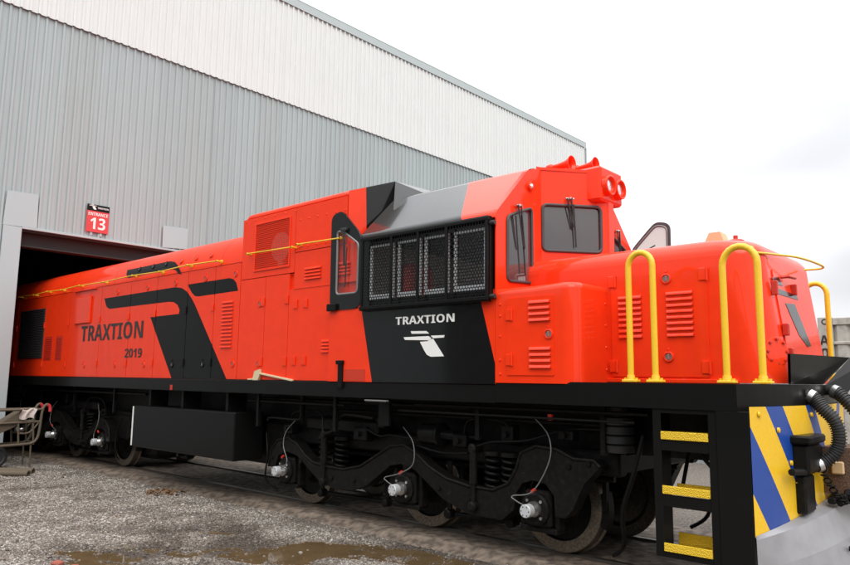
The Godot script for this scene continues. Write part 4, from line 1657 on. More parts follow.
	mb.tube(smooth_path([Vector3(-1.93, 2.72, sz(0.74)), Vector3(-1.84, 2.71, sz(0.70)), Vector3(-1.79, 2.725, sz(0.45)), Vector3(-1.70, 2.735, sz(0.1)), Vector3(-1.64, 2.72, sz(-0.35)), Vector3(-1.66, 2.70, sz(-0.42)), Vector3(-1.80, 2.70, sz(-0.42))], 5), 0.010, 6)
	part(mb, "rod", M.yellow, gb)
	mb = MB.new()
	mb.box(Vector3(-1.91, 2.735, sz(0.73)), Vector3(0.05, 0.07, 0.035), 0.008)
	part(mb, "bracket", M.yellow, gb)
	# fittings on top of the nose
	mb = MB.new()
	mb.prism(pv([[-2.47, 2.90], [-2.27, 2.90], [-2.31, 3.02], [-2.41, 3.02]]), Vector3(0, 0, sz(0.12)), X, Y, Z * 0.16)
	mb.span(-2.66, 2.895, sz(0.14), -2.47, 2.912, sz(0.26))
	part(mb, "beige_cover", M.beige, L)
	mb = MB.new()
	mb.lathe(Vector3(-2.20, 2.895, sz(0.2)), Y, [[0.0, 0.075], [0.035, 0.075], [0.045, 0.06], [0.045, 0.02], [0.085, 0.02], [0.09, 0.0]], 14)
	part(mb, "vent_cap", M.red, L)
	# yellow hoop handrails on the deck
	for e in [[-2.685, -2.475, 1.37, 2.70], [-1.93, -1.675, 1.34, 2.665], [-2.05, -1.83, -1.34, 2.68], [-2.685, -2.475, -1.37, 2.70]]:
		var hr := group_part("hoop_handrail", L)
		var a: float = e[0] + 0.0
		var b: float = e[1]
		var r := (b - a) * 0.5
		var lean := 0.02
		var pts: Array = [Vector3(a, 1.64, sz(e[2])), Vector3(a, 2.1, sz(e[2]))]
		for k in 11:
			var t := deg_to_rad(180.0 - k * 18.0)
			pts.append(Vector3((a + b) * 0.5 + r * cos(t), e[3] - r - 0.01 + r * sin(t) * 1.1, sz(e[2])))
		pts.append(Vector3(b, 2.1, sz(e[2]))); pts.append(Vector3(b, 1.64, sz(e[2])))
		mb = MB.new()
		mb.tube(pts, 0.0255, 10)
		part(mb, "tube", M.yellow, hr)
		for x in [a, b]:
			mb = MB.new()
			mb.box(Vector3(x, 1.652, sz(e[2])), Vector3(0.13, 0.02, 0.075), 0.004)
			mb.cyl(Vector3(x, 1.66, sz(e[2])), Vector3(x, 1.70, sz(e[2])), 0.036, 0.03, 10)
			for d in [-0.048, 0.048]: mb.cyl(Vector3(x + d, 1.66, sz(e[2])), Vector3(x + d, 1.678, sz(e[2])), 0.012, -1, 6)
			part(mb, "foot", M.yellow, hr)

func deck_front(s: float) -> float:
	return -1.60 - 0.24 * (s / 1.42) * (s / 1.42)

func pilot_front(s: float) -> float:
	return -1.58 - 0.18 * (s / 1.41) * (s / 1.41)

func pilot_foot(s: float) -> float:
	return 0.565 + 0.17 * (1.0 - absf(s) / 1.41)

func make_frame(L: Node3D) -> void:
	var mb := MB.new()
	mb.span(-19.4, 1.43, sz(-1.42), -4.02, 1.603, sz(1.42), 0.006)
	part(mb, "sill", M.sill, L)
	mb = MB.new()
	var plan := PackedVector2Array()
	plan.append(Vector2(-4.019, -1.42))
	for k in 25:
		var s := lerpf(-1.42, 1.42, k / 24.0)
		plan.append(Vector2(deck_front(s), s))
	plan.append(Vector2(-4.019, 1.42))
	mb.prism(plan, Vector3(0, 1.44, ZC), X, Z, Y * 0.188)
	var top := PackedVector2Array()
	for p in plan: top.append(Vector2(minf(p.x, 90.0) - 0.006, p.y * 0.995))
	mb.prism(top, Vector3(0, 1.628, ZC), X, Z, Y * 0.008)
	part(mb, "front_deck", M.sill, L)
	mb = MB.new()
	mb.span(-19.3, 1.0, sz(-0.75), -2.2, 1.429, sz(0.75))
	part(mb, "centre_beam", M.chassis, L)
	# rivet line and small fittings along the sill
	mb = MB.new()
	mb.span(-6.225, 1.53, sz(1.42), -6.15, 1.84, sz(1.455), 0.006)
	mb.span(-6.25, 1.80, sz(1.40), -6.14, 1.845, sz(1.47), 0.006)
	part(mb, "step_bracket", M.sill, L)
	mb = MB.new()
	mb.span(-10.05, 1.437, sz(1.42), -9.985, 1.512, sz(1.428), 0.002)
	part(mb, "reflector", M.red, L)
	mb = MB.new()
	mb.span(-5.75, 1.388, sz(1.2), -5.42, 1.40, sz(1.46), 0.002)
	mb.span(-5.66, 1.14, sz(1.3), -5.50, 1.388, sz(1.34), 0.004)
	part(mb, "jacking_pad", M.sill, L)
	mb = MB.new()
	mb.span(-5.75, 1.401, sz(1.421), -5.42, 1.416, sz(1.47), 0.003)
	part(mb, "jacking_pad", M.cable, L)  # paler strip standing for the bright reflection along the pad's edge
	# fuel tanks slung between the bogies
	for sg in [1.0, -1.0]:
		var ft := group_part("fuel_tank", L)
		mb = MB.new()
		var c := Vector3(-9.78, 0.85, sz(1.165 * sg))
		mb.box(c, Vector3(2.88, 0.64, 0.47), 0.015)
		part(mb, "body", M.sill, ft)
		mb = MB.new()
		mb.span(-11.236, 0.545, sz(1.395 * sg), -11.205, 1.155, sz(1.408 * sg), 0.002)
		part(mb, "white_edge", M.white, ft)
		for x in [-10.9, -9.9, -8.7]:
			mb = MB.new()
			mb.span(x - 0.03, 1.17, sz(1.0 * sg), x + 0.03, 1.429, sz(1.3 * sg), 0.004)
			part(mb, "hanger", M.chassis, ft)
		mb = MB.new()
		mb.box(Vector3(-9.85, 0.49, sz(1.2 * sg)), Vector3(0.2, 0.1, 0.12), 0.01)
		mb.cyl(Vector3(-9.85, 0.5, sz(1.2 * sg)), Vector3(-9.85, 0.5, sz(1.36 * sg)), 0.03)
		part(mb, "drain_valve", M.chassis, ft)
	mb = MB.new()
	mb.span(-11.2, 0.45, sz(-0.8), -8.36, 1.0, sz(0.8), 0.02)
	part(mb, "air_reservoir", M.chassis, L)
	# piping under the sill
	for e in [[-8.3, -6.35, 1.33, 1.22, 0.018], [-8.3, -4.6, 1.36, 1.05, 0.022], [-16.5, -11.3, 1.34, 1.15, 0.025], [-6.9, -3.0, 1.25, 0.95, 0.02], [-5.2, -2.6, 1.38, 1.25, 0.016], [-5.4, -2.7, 1.31, 1.30, 0.012]]:
		mb = MB.new()
		mb.cyl(Vector3(e[0], e[2], sz(e[3])), Vector3(e[1], e[2], sz(e[3])), e[4], -1, 8)
		part(mb, "air_pipe", M.chassis, L)
	for e in [[-8.05, 1.0, 1.2], [-6.5, 1.02, 1.2], [-7.25, 1.1, 1.1], [-4.45, 1.05, 1.1], [-3.1, 1.0, 1.05], [-15.9, 1.05, 1.1], [-14.2, 1.05, 1.1], [-12.4, 1.0, 1.15]]:
		mb = MB.new()
		mb.span(e[0] - 0.025, e[1], sz(e[2]), e[0] + 0.025, 1.43, sz(e[2] + 0.05), 0.004)
		part(mb, "hanger", M.chassis, L)
	mb = MB.new()
	mb.tube(smooth_path([Vector3(-7.9, 1.08, sz(1.18)), Vector3(-7.84, 1.12, sz(1.18)), Vector3(-7.3, 1.12, sz(1.18)), Vector3(-7.22, 1.16, sz(1.18)), Vector3(-7.22, 1.3, sz(1.18))], 5), 0.014, 6)
	part(mb, "air_pipe", M.chassis, L)
	mb = MB.new()
	mb.tube(smooth_path([Vector3(-6.75, 0.98, sz(1.18)), Vector3(-6.6, 1.02, sz(1.18)), Vector3(-6.5, 1.16, sz(1.18)), Vector3(-6.35, 1.22, sz(1.18)), Vector3(-5.9, 1.2, sz(1.18))], 5), 0.02, 6)
	part(mb, "air_pipe", M.chassis, L)
	mb = MB.new()
	mb.lathe(Vector3(-5.34, 1.06, sz(1.0)), X, [[0.0, 0.0], [0.02, 0.07], [0.05, 0.115], [0.27, 0.115], [0.29, 0.13], [0.32, 0.13], [0.33, 0.06], [0.36, 0.055], [0.50, 0.055], [0.52, 0.025], [0.78, 0.022], [0.78, 0.0]], 20)
	part(mb, "brake_cylinder", M.sill, L)
	mb = MB.new()
	mb.span(-3.72, 1.30, sz(1.22), -3.54, 1.316, sz(1.25))
	mb.span(-3.56, 1.29, sz(1.22), -3.52, 1.345, sz(1.25))
	part(mb, "cock_handle", M.red, L)

func make_front(L: Node3D) -> void:
	var mb: MB
	# side ladder
	var ld := group_part("ladder", L)
	var z1 := sz(1.41)
	for e in [[-2.495, 0.325, -2.43, 1.439, 0.30], [-2.062, 0.325, -2.0, 1.439, 0.30]]:
		mb = MB.new()
		mb.span(e[0], e[1], z1 - 0.012, e[2], e[3], z1, 0.002)
		mb.span(e[0] if e[0] < -2.2 else e[2] - 0.012, e[1], z1 - e[4], (e[0] + 0.012) if e[0] < -2.2 else e[2], e[3], z1 - 0.013, 0.002)
		part(mb, "stile", M.sill, ld)
	for y in [[1.405, 1.439], [1.12, 1.20], [0.70, 0.79], [0.325, 0.365]]:
		mb = MB.new()
		mb.span(-2.43, y[0], z1 - 0.014, -2.062, y[1], z1 - 0.002, 0.002)
		part(mb, "cross_plate", M.sill, ld)
	for y in [1.205, 0.795, 0.37]:
		mb = MB.new()
		mb.span(-2.428, y, z1 - 0.28, -2.064, y + 0.016, z1 - 0.003, 0.002)
		mb.span(-2.428, y, z1 - 0.003, -2.064, y + 0.062, z1 + 0.010, 0.003)
		mb.span(-2.428, y + 0.016, z1 - 0.28, -2.064, y + (0.10 if y < 0.5 else 0.05), z1 - 0.265, 0.002)
		part(mb, "tread", M.stepyellow, ld)
	mb = MB.new()
	mb.box(Vector3(-2.36, 0.98, z1 - 0.30), Vector3(0.03, 0.36, 0.012), 0.002, Basis(Z, -0.22))
	mb.box(Vector3(-2.16, 0.99, z1 - 0.30), Vector3(0.03, 0.42, 0.012), 0.002, Basis(Z, 0.75))
	part(mb, "brace", M.sill, ld)
	mb = MB.new()
	mb.span(-1.999, 0.30, sz(1.405), -1.765, 1.439, sz(1.42), 0.003)
	mb.span(-1.777, 0.30, sz(1.2), -1.765, 1.439, sz(1.405))
	part(mb, "end_plate", M.sill, L)
	# pilot with its slanting stripes, bowed forward in the middle
	var pl := group_part("pilot", L)
	var edges := [2.2, 1.76, 1.44, 1.14, 0.893, 0.49, 0.31, -0.05]
	for sg in [1.0, -1.0]:
		for i in edges.size() - 1:
			var a: float = edges[i]
			var b: float = edges[i + 1]
			var st := pv([[a + 0.068, 1.48], [b + 0.068, 1.48], [b - 0.564, 0.55], [a - 0.564, 0.55]])
			mb = MB.new()
			for k in 12:
				var s0 := 1.41 - k * 0.1175
				var s1 := s0 - 0.1175
				for q in Geometry2D.intersect_polygons(st, pv([[s1, pilot_foot(s1)], [s0, pilot_foot(s0)], [s0, 1.475], [s1, 1.475]])):
					for t in range(1, q.size() - 1):
						var tr: Array = []
						for p in [q[0], q[t], q[t + 1]]:
							var pp: Vector2 = p
							tr.append(Vector3(pilot_front(pp.x), pp.y, sz(pp.x * sg)))
						mb.tri_out(tr[0], tr[1], tr[2], Vector3(-4.0, 1.0, ZC))
			if not mb.v.is_empty(): part(mb, "stripe", M.yellow if i % 2 == 0 else M.blue, pl)
	mb = MB.new()
	var gb: Array = []
	for k in 25:
		var s := lerpf(-1.41, 1.41, k / 24.0)
		gb.append([Vector3(pilot_front(s) - 0.012, 0.5, sz(s)), Vector3(pilot_front(s) - 0.012, 1.439, sz(s))])
	mb.grid(gb, true)
	part(mb, "backing_plate", M.sill, pl)
	for e in [[1.05, 1.30], [0.88, 1.05], [0.80, 0.90], [0.74, 0.70], [1.3, 1.42], [0.45, 1.4]]:
		mb = MB.new()
		mb.lathe(Vector3(pilot_front(e[0]), e[1], sz(e[0])), X, [[0.0, 0.022], [0.014, 0.02], [0.018, 0.0]], 6)
		part(mb, "bolt", M.yellow, pl)
	# grey plough below: a ledge, then two straight plates meeting at creases
	var plg := group_part("plough", L)
	var strips := [[[0.0, 0.012], [0.105, -0.015]], [[0.105, -0.015], [0.19, -0.22]], [[0.19, -0.22], [0.27, -0.55]]]
	for st in strips.size():
		mb = MB.new()
		var pg: Array = []
		for k in 21:
			var s := lerpf(-1.41, 1.41, k / 20.0)
			var row: Array = []
			var bow := 1.03 - pow(absf(s) / 1.41, 2.0)
			for e in 4:
				var a: Array = strips[st][0]
				var b: Array = strips[st][1]
				var t := e / 3.0
				row.append(Vector3(pilot_front(s) + 0.004 + lerpf(a[0], b[0], t) * bow, maxf(pilot_foot(s) + lerpf(a[1], b[1], t), 0.08), sz(s)))
			pg.append(row)
		mb.grid(pg, true)
		part(mb, ["ledge", "upper_plate", "lower_plate"][st], M.plow, plg)
	for e in [[0.45, 0.40], [0.30, 0.44], [0.38, 0.33]]:
		mb = MB.new()
		mb.lathe(Vector3(pilot_front(e[0]) + 0.21, e[1], sz(e[0])), X, [[0.0, 0.02], [0.02, 0.018], [0.022, 0.0]], 8)
		part(mb, "bolt", M.chassis, plg)  # dark studs standing in for small dark holes in the plate
	# flared guard on the deck over the coupler
	var fg := group_part("flared_guard", L)
	mb = MB.new()
	mb.quad(Vector3(-1.66, 1.64, sz(0.72)), Vector3(-1.66, 1.64, sz(-0.25)), Vector3(-1.50, 1.885, sz(-0.55)), Vector3(-1.58, 1.87, sz(0.99)))
	mb.quad(Vector3(-1.68, 1.64, sz(0.72)), Vector3(-1.60, 1.87, sz(0.99)), Vector3(-1.52, 1.885, sz(-0.55)), Vector3(-1.68, 1.64, sz(-0.25)))
	part(mb, "apron_plate", M.sill, fg)
	mb = MB.new()
	mb.quad(Vector3(-1.65, 1.63, sz(-0.26)), Vector3(-1.52, 1.55, sz(-0.40)), Vector3(-1.34, 1.885, sz(-0.72)), Vector3(-1.50, 1.887, sz(-0.56)))
	part(mb, "wing_plate", M.black, fg)
	# coupler
	var cp := group_part("coupler", L)
	mb = MB.new()
	mb.prism(pv([[-1.70, -0.10], [-1.62, -0.16], [-1.50, -0.20], [-1.30, -0.22], [-1.12, -0.18], [-1.05, -0.05], [-1.12, 0.0], [-1.22, -0.03], [-1.28, 0.02], [-1.22, 0.14], [-1.15, 0.20], [-1.22, 0.25], [-1.42, 0.26], [-1.58, 0.25], [-1.62, 0.18], [-1.70, 0.10]]), Vector3(0, 0.77, ZC), X, Z, Y * 0.37)
	part(mb, "head", M.rust, cp)
	mb = MB.new()
	mb.span(-2.1, 0.84, sz(-0.09), -1.68, 1.06, sz(0.09), 0.02)
	part(mb, "shank", M.rust, cp)
	mb = MB.new()
	mb.box(Vector3(-1.47, 0.98, sz(0.27)), Vector3(0.09, 0.1, 0.03), 0.01)
	part(mb, "lock_lug", M.beige, cp)
	# brake valve boxes beside it
	mb = MB.new()
	mb.span(-1.66, 0.97, sz(0.46), -1.53, 1.19, sz(0.84), 0.02)
	mb.span(-1.67, 1.19, sz(0.43), -1.505, 1.255, sz(0.87), 0.015)
	part(mb, "valve_box", M.sill, L)
	mb = MB.new()
	mb.span(-1.66, 0.67, sz(0.56), -1.57, 0.95, sz(0.82), 0.015)
	mb.cyl(Vector3(-1.60, 1.0, sz(1.05)), Vector3(-1.57, 0.985, sz(0.8)), 0.026)
	part(mb, "valve_box", M.chassis, L)
	# ribbed brake hoses
	for hs in [[[-1.64, 1.56, 0.42], [-1.58, 1.53, 0.42], [-1.52, 1.455, 0.43], [-1.44, 1.365, 0.43], [-1.411, 1.242, 0.43], [-1.44, 1.117, 0.44], [-1.53, 1.03, 0.48], [-1.60, 0.99, 0.56]], [[-1.60, 1.60, -0.1], [-1.51, 1.565, -0.08], [-1.42, 1.47, -0.06], [-1.33, 1.33, -0.05], [-1.30, 1.15, -0.05], [-1.34, 0.98, -0.05]]]:
		var ho := group_part("brake_hose", L)
		var pp: Array = []
		for p in hs: pp.append(Vector3(p[0], p[1], sz(p[2])))
		var path := smooth_path(pp, 12)
		mb = MB.new()
		mb.tube(path, 0.046, 12)
		for i in range(12, path.size() - 10, 2):
			var d: Vector3 = (path[i + 1] - path[i - 1]).normalized()
			mb.lathe(path[i] - d * 0.006, d, [[0.0, 0.046], [0.002, 0.056], [0.010, 0.056], [0.012, 0.046]], 14)
		part(mb, "ribbed_tube", M.rubber, ho)
		for i in [9, path.size() - 9]:
			mb = MB.new()
			var d: Vector3 = (path[i + 1] - path[i - 1]).normalized()
			mb.lathe(path[i] - d * 0.02, d, [[0.0, 0.05], [0.0, 0.060], [0.04, 0.060], [0.04, 0.05]], 14)
			part(mb, "hose_clamp", M.chrome, ho)
	# safety chain bundle
	var chn := group_part("chain", L)
	for k in 16:
		mb = MB.new()
		var c := Vector3(-1.55 + k * 0.016, 0.97 - 0.24 * sin(minf(k / 9.0, 1.0) * PI * 0.5) + (0.014 * maxf(k - 9, 0)), sz(0.42 - 0.008 * k))
		var ringp: Array = []
		for j in 8:
			var t := TAU * j / 8
			ringp.append(c + (X * cos(t) * 0.028 + Y * sin(t) * 0.02) if k % 2 == 0 else c + (X * cos(t) * 0.028 + Z * sin(t) * 0.02))
		mb.tube(ringp, 0.008, 5, true)
		part(mb, "link", M.chassis, chn)
	mb = MB.new()
	for k in 7: mb.box(Vector3(-1.50 + k * 0.026, 0.735 + 0.03 * sin(k * 2.1) + k * 0.008, sz(0.38 - k * 0.015)), Vector3(0.06, 0.055, 0.06), 0.012, Basis(Y, k * 0.8) * Basis(X, k * 0.5))
	part(mb, "shackle", M.chassis, chn)
	mb = MB.new()
	mb.lathe(Vector3(-1.38, 0.80, sz(0.3)), X, [[0.0, 0.0], [0.0, 0.035], [0.05, 0.04], [0.07, 0.02], [0.07, 0.0]], 10)
	part(mb, "brass_fitting", M.beige, chn)

func make_bogies(L: Node3D) -> void:
	var bg := group_part("bogie", L)
	var mb: MB
	var ax := [-3.82, -5.53, -7.64]
	var eq := pv([[-7.98, 0.48], [-7.93, 0.70], [-7.80, 0.83], [-7.58, 0.87], [-7.40, 0.81], [-7.24, 0.69], [-7.07, 0.61], [-6.8, 0.58], [-6.5, 0.575], [-6.2, 0.64], [-5.92, 0.79], [-5.72, 0.90], [-5.52, 0.925], [-5.35, 0.86], [-5.15, 0.73], [-4.9, 0.63], [-4.6, 0.585], [-4.3, 0.58], [-4.12, 0.66], [-4.03, 0.80], [-3.97, 0.96], [-3.80, 1.035], [-3.58, 1.02], [-3.40, 0.95], [-3.20, 0.95], [-3.14, 0.90], [-3.30, 0.74], [-3.42, 0.5], [-3.5, 0.42], [-3.6, 0.42], [-3.61, 0.60], [-3.70, 0.70], [-3.84, 0.72], [-3.96, 0.68], [-4.03, 0.58], [-4.06, 0.42], [-4.2, 0.31], [-4.6, 0.31], [-4.95, 0.42], [-5.2, 0.58], [-5.36, 0.68], [-5.55, 0.72], [-5.72, 0.69], [-5.88, 0.58], [-6.1, 0.43], [-6.35, 0.35], [-6.65, 0.33], [-6.95, 0.40], [-7.15, 0.52], [-7.38, 0.66], [-7.6, 0.70], [-7.78, 0.64], [-7.85, 0.48]])
	for sg in [1.0, -1.0]:
		mb = MB.new()
		mb.prism(eq, Vector3(0, 0, sz(0.92 * sg)), X, Y, Z * 0.16 * sg)
		# rolled lip along the upper edge
		var lip: Array = []
		for i in 26: lip.append(Vector3(eq[i].x, eq[i].y, sz(1.08 * sg)))
		mb.tube(lip, 0.017, 6)
		part(mb, "side_frame", M.chassis, bg)
		mb = MB.new()
		mb.span(-8.35, 0.80, sz(0.74 * sg), -3.05, 1.02, sz(0.89 * sg), 0.02)
		mb.span(-8.32, 0.52, sz(0.80 * sg), -7.75, 0.96, sz(0.91 * sg), 0.03)
		part(mb, "frame_rail", M.chassis, bg)
		mb = MB.new()
		mb.span(-7.3, 1.0, sz(0.70 * sg), -6.0, 1.15, sz(1.02 * sg), 0.02)
		part(mb, "bolster", M.chassis, bg)
		for x in [-6.96, -6.66, -4.38, -4.17]:
			mb = MB.new()
			var pts: Array = []
			for k in 61:
				var t := k / 60.0
				pts.append(Vector3(x + 0.075 * cos(t * TAU * 5.0), 0.59 + 0.31 * t, sz((0.975 + 0.075 * sin(t * TAU * 5.0) / 1.0) * sg)))
			mb.tube(pts, 0.017, 6)
			part(mb, "coil_spring", M.sill, bg)
			mb = MB.new()
			mb.cyl(Vector3(x, 0.90, sz(0.975 * sg)), Vector3(x, 0.94, sz(0.975 * sg)), 0.10, -1, 14)
			part(mb, "spring_cap", M.chassis, bg)
		for x in [-6.84, -4.53]:
			mb = MB.new()
			mb.cyl(Vector3(x, 0.44, sz(1.10 * sg)), Vector3(x, 0.66, sz(1.10 * sg)), 0.026, -1, 8)
			mb.cyl(Vector3(x, 0.62, sz(1.10 * sg)), Vector3(x, 0.95, sz(1.10 * sg)), 0.042, -1, 10)
			mb.lathe(Vector3(x, 0.40, sz(1.03 * sg)), Z * sg, [[0.0, 0.05], [0.10, 0.05], [0.11, 0.03], [0.11, 0.0]], 10)
			mb.lathe(Vector3(x, 0.96, sz(1.0 * sg)), Z * sg, [[0.0, 0.05], [0.13, 0.05], [0.14, 0.03], [0.14, 0.0]], 10)
			part(mb, "damper", M.chassis, bg)
		for x in ax:
			mb = MB.new()
			mb.box(Vector3(x, 0.46, sz(0.95 * sg)), Vector3(0.30, 0.34, 0.20), 0.03)
			mb.lathe(Vector3(x, 0.46, sz(1.05 * sg)), Z * sg, [[0.0, 0.15], [0.03, 0.15], [0.04, 0.13], [0.04, 0.0]], 18)
			mb.box(Vector3(x, 0.27, sz(0.95 * sg)), Vector3(0.40, 0.05, 0.16), 0.01)
			for d in [-0.19, 0.19]: mb.span(x + d - 0.025, 0.28, sz(0.9 * sg), x + d + 0.025, 0.66, sz(1.0 * sg), 0.006)
			part(mb, "axle_box", M.chassis, bg)
			for k in 4:
				mb = MB.new()
				var t := PI / 4 + k * PI / 2
				mb.lathe(Vector3(x + cos(t) * 0.105, 0.46 + sin(t) * 0.105, sz(1.09 * sg)), Z * sg, [[0.0, 0.016], [0.012, 0.016], [0.014, 0.0]], 6)
				part(mb, "bolt", M.chrome, bg)
			# sensor on the axle end: shiny neck and a pale drum
			mb = MB.new()
			mb.lathe(Vector3(x + 0.0, 0.46, sz(1.09 * sg)), Z * sg, [[0.0, 0.075], [0.03, 0.072], [0.09, 0.05], [0.09, 0.0]], 16)
			part(mb, "sensor_neck", M.chrome, bg)
			mb = MB.new()
			mb.lathe(Vector3(x, 0.46, sz(1.165 * sg)), Z * sg, [[0.0, 0.0], [0.0, 0.058], [0.003, 0.060], [0.072, 0.060], [0.078, 0.055], [0.078, 0.0]], 20)
			part(mb, "axle_sensor", M.cap, bg)
			for k in 6:
				mb = MB.new()
				var t := k * PI / 3
				mb.lathe(Vector3(x + cos(t) * 0.042, 0.46 + sin(t) * 0.042, sz(1.243 * sg)), Z * sg, [[0.0, 0.006], [0.003, 0.006], [0.003, 0.0]], 6)
				part(mb, "screw", M.rubber, bg)
			mb = MB.new()
			var top_y := 1.30 if x > -4 else 1.12
			mb.tube(smooth_path([Vector3(x + 0.0, top_y, sz(1.08 * sg)), Vector3(x + 0.17, top_y - 0.16, sz(1.10 * sg)), Vector3(x + 0.19, top_y - 0.38, sz(1.12 * sg)), Vector3(x + 0.02, 0.63, sz(1.14 * sg)), Vector3(x - 0.20, 0.565, sz(1.15 * sg)), Vector3(x - 0.15, 0.53, sz(1.17 * sg)), Vector3(x - 0.04, 0.50, sz(1.19 * sg))] if x > -7 else [Vector3(x + 0.22, top_y, sz(1.08 * sg)), Vector3(x + 0.06, 0.95, sz(1.12 * sg)), Vector3(x + 0.04, 0.78, sz(1.14 * sg)), Vector3(x + 0.14, 0.60, sz(1.15 * sg)), Vector3(x + 0.10, 0.52, sz(1.17 * sg)), Vector3(x + 0.03, 0.49, sz(1.17 * sg))], 8), 0.0065, 5)
			part(mb, "sensor_cable", M.cable, bg)
			mb = MB.new()
			mb.cyl(Vector3(x + 0.0, 0.62, sz(1.13 * sg)), Vector3(x + 0.04, 0.65, sz(1.13 * sg)), 0.016, -1, 6)
			part(mb, "cable_tag", M.red, bg)
			# wheel
			mb = MB.new()
			mb.lathe(Vector3(x, 0.458, ZC), Z * sg, [[0.52, 0.0], [0.52, 0.12], [0.545, 0.14], [0.55, 0.33], [0.515, 0.37], [0.515, 0.47], [0.523, 0.484], [0.538, 0.482], [0.548, 0.462], [0.64, 0.456], [0.648, 0.450], [0.648, 0.345]], 56, true)
			part(mb, "wheel_tyre", M.wheel, bg)
			mb = MB.new()
			mb.lathe(Vector3(x, 0.458, ZC), Z * sg, [[0.648, 0.346], [0.615, 0.33], [0.595, 0.20], [0.63, 0.15], [0.67, 0.13], [0.67, 0.0]], 40)
			part(mb, "wheel_disc", M.chassis, bg)
			# brake shoe and hanger
			for d in [0.50, -0.50]:
				mb = MB.new()
				var pa: Array = []
				var a0 := -0.35 if d > 0 else PI - 0.35
				for k in 7:
					var t := a0 + k * 0.11
					pa.append(Vector2(x + cos(t) * 0.470, 0.458 + sin(t) * 0.470))
				for k in 7:
					var t := a0 + (6 - k) * 0.11
					pa.append(Vector2(x + cos(t) * 0.53, 0.458 + sin(t) * 0.53))
				var pg := PackedVector2Array(pa)
				mb.prism(pg, Vector3(0, 0, sz(0.55 * sg)), X, Y, Z * 0.1 * sg)
				mb.span(x + d * 1.0 - 0.02, 0.45, sz(0.62 * sg), x + d * 1.0 + 0.02, 1.0, sz(0.68 * sg), 0.004)
				part(mb, "brake_shoe", M.chassis, bg)
	for x in ax:
		mb = MB.new()
		mb.cyl(Vector3(x, 0.458, sz(-0.62)), Vector3(x, 0.458, sz(0.62)), 0.085, -1, 14)
		part(mb, "axle", M.chassis, bg)
		mb = MB.new()
		mb.box(Vector3(x - 0.42, 0.46, ZC), Vector3(0.7, 0.6, 0.95), 0.08)
		part(mb, "traction_motor", M.chassis, bg)
	# brake rigging, bolts and pipes on both flanks
	for sg in [1.0, -1.0]:
		for e in [[-7.2, -5.9, 0.20, 0.80], [-5.1, -4.2, 0.22, 0.80], [-8.3, -3.2, 0.72, 0.70]]:
			mb = MB.new()
			mb.cyl(Vector3(e[0], e[2], sz(e[3] * sg)), Vector3(e[1], e[2] + 0.03, sz(e[3] * sg)), 0.028, -1, 8)
			part(mb, "brake_rod", M.chassis, bg)
		for e in [[-7.15, 0.18], [-6.0, 0.2], [-5.05, 0.2], [-4.25, 0.22]]:
			mb = MB.new()
			mb.span(e[0] - 0.03, e[1], sz(0.83 * sg), e[0] + 0.03, 0.78, sz(0.86 * sg), 0.005)
			mb.lathe(Vector3(e[0], e[1] + 0.03, sz(0.80 * sg)), Z * sg, [[0.0, 0.05], [0.09, 0.05], [0.10, 0.03], [0.10, 0.0]], 10)
			part(mb, "brake_hanger", M.chassis, bg)
		for k in 9:
			mb = MB.new()
			var bx: float = [-7.9, -7.72, -7.3, -6.7, -6.3, -5.0, -4.6, -3.45, -3.25][k]
			var by: float = [0.60, 0.78, 0.60, 0.46, 0.47, 0.52, 0.44, 0.88, 0.92][k]
			mb.lathe(Vector3(bx, by, sz(1.08 * sg)), Z * sg, [[0.0, 0.028], [0.018, 0.026], [0.022, 0.0]], 6)
			part(mb, "frame_bolt", M.sill, bg)
		for e in [[-7.62, 0.98, 0.16, 0.13], [-6.25, 1.0, 0.22, 0.16], [-5.9, 1.18, 0.12, 0.2], [-4.75, 1.02, 0.18, 0.14], [-4.15, 1.12, 0.14, 0.18], [-3.5, 1.15, 0.16, 0.1]]:
			mb = MB.new()
			mb.box(Vector3(e[0], e[1], sz(1.0 * sg)), Vector3(e[2], e[3], 0.14), 0.015)
			mb.cyl(Vector3(e[0], e[1], sz(1.05 * sg)), Vector3(e[0], e[1], sz(1.11 * sg)), 0.03, -1, 10)
			part(mb, "junction_box", M.sill, bg)
		for q in [[[-7.6, 1.05, 1.02], [-7.5, 1.2, 1.05], [-7.0, 1.22, 1.05], [-6.9, 1.05, 1.08], [-6.88, 0.95, 1.1]], [[-6.2, 1.08, 1.05], [-5.9, 1.0, 1.08], [-5.7, 1.02, 1.08], [-5.3, 0.98, 1.05]], [[-4.7, 1.1, 1.04], [-4.6, 1.24, 1.06], [-4.2, 1.24, 1.06], [-4.12, 1.15, 1.06]], [[-4.5, 0.98, 1.1], [-4.3, 1.04, 1.1], [-3.9, 1.08, 1.08], [-3.5, 1.2, 1.04], [-3.1, 1.22, 1.04]], [[-8.2, 0.9, 0.98], [-8.1, 0.6, 1.02], [-8.12, 0.3, 1.02], [-8.0, 0.16, 0.9]], [[-5.35, 0.93, 1.05], [-5.0, 0.88, 1.04], [-4.65, 0.9, 1.04]]]:
			mb = MB.new()
			var pp: Array = []
			for c in q: pp.append(Vector3(c[0], c[1], sz(c[2] * sg)))
			mb.tube(smooth_path(pp, 6), 0.013, 6)
			part(mb, "brake_pipe", M.sill, bg)
	for x in [-8.3, -4.65, -3.15]:
		mb = MB.new()
		mb.span(x - 0.08, 0.82, sz(-0.8), x + 0.08, 1.0, sz(0.8), 0.02)
		part(mb, "cross_beam", M.chassis, bg)
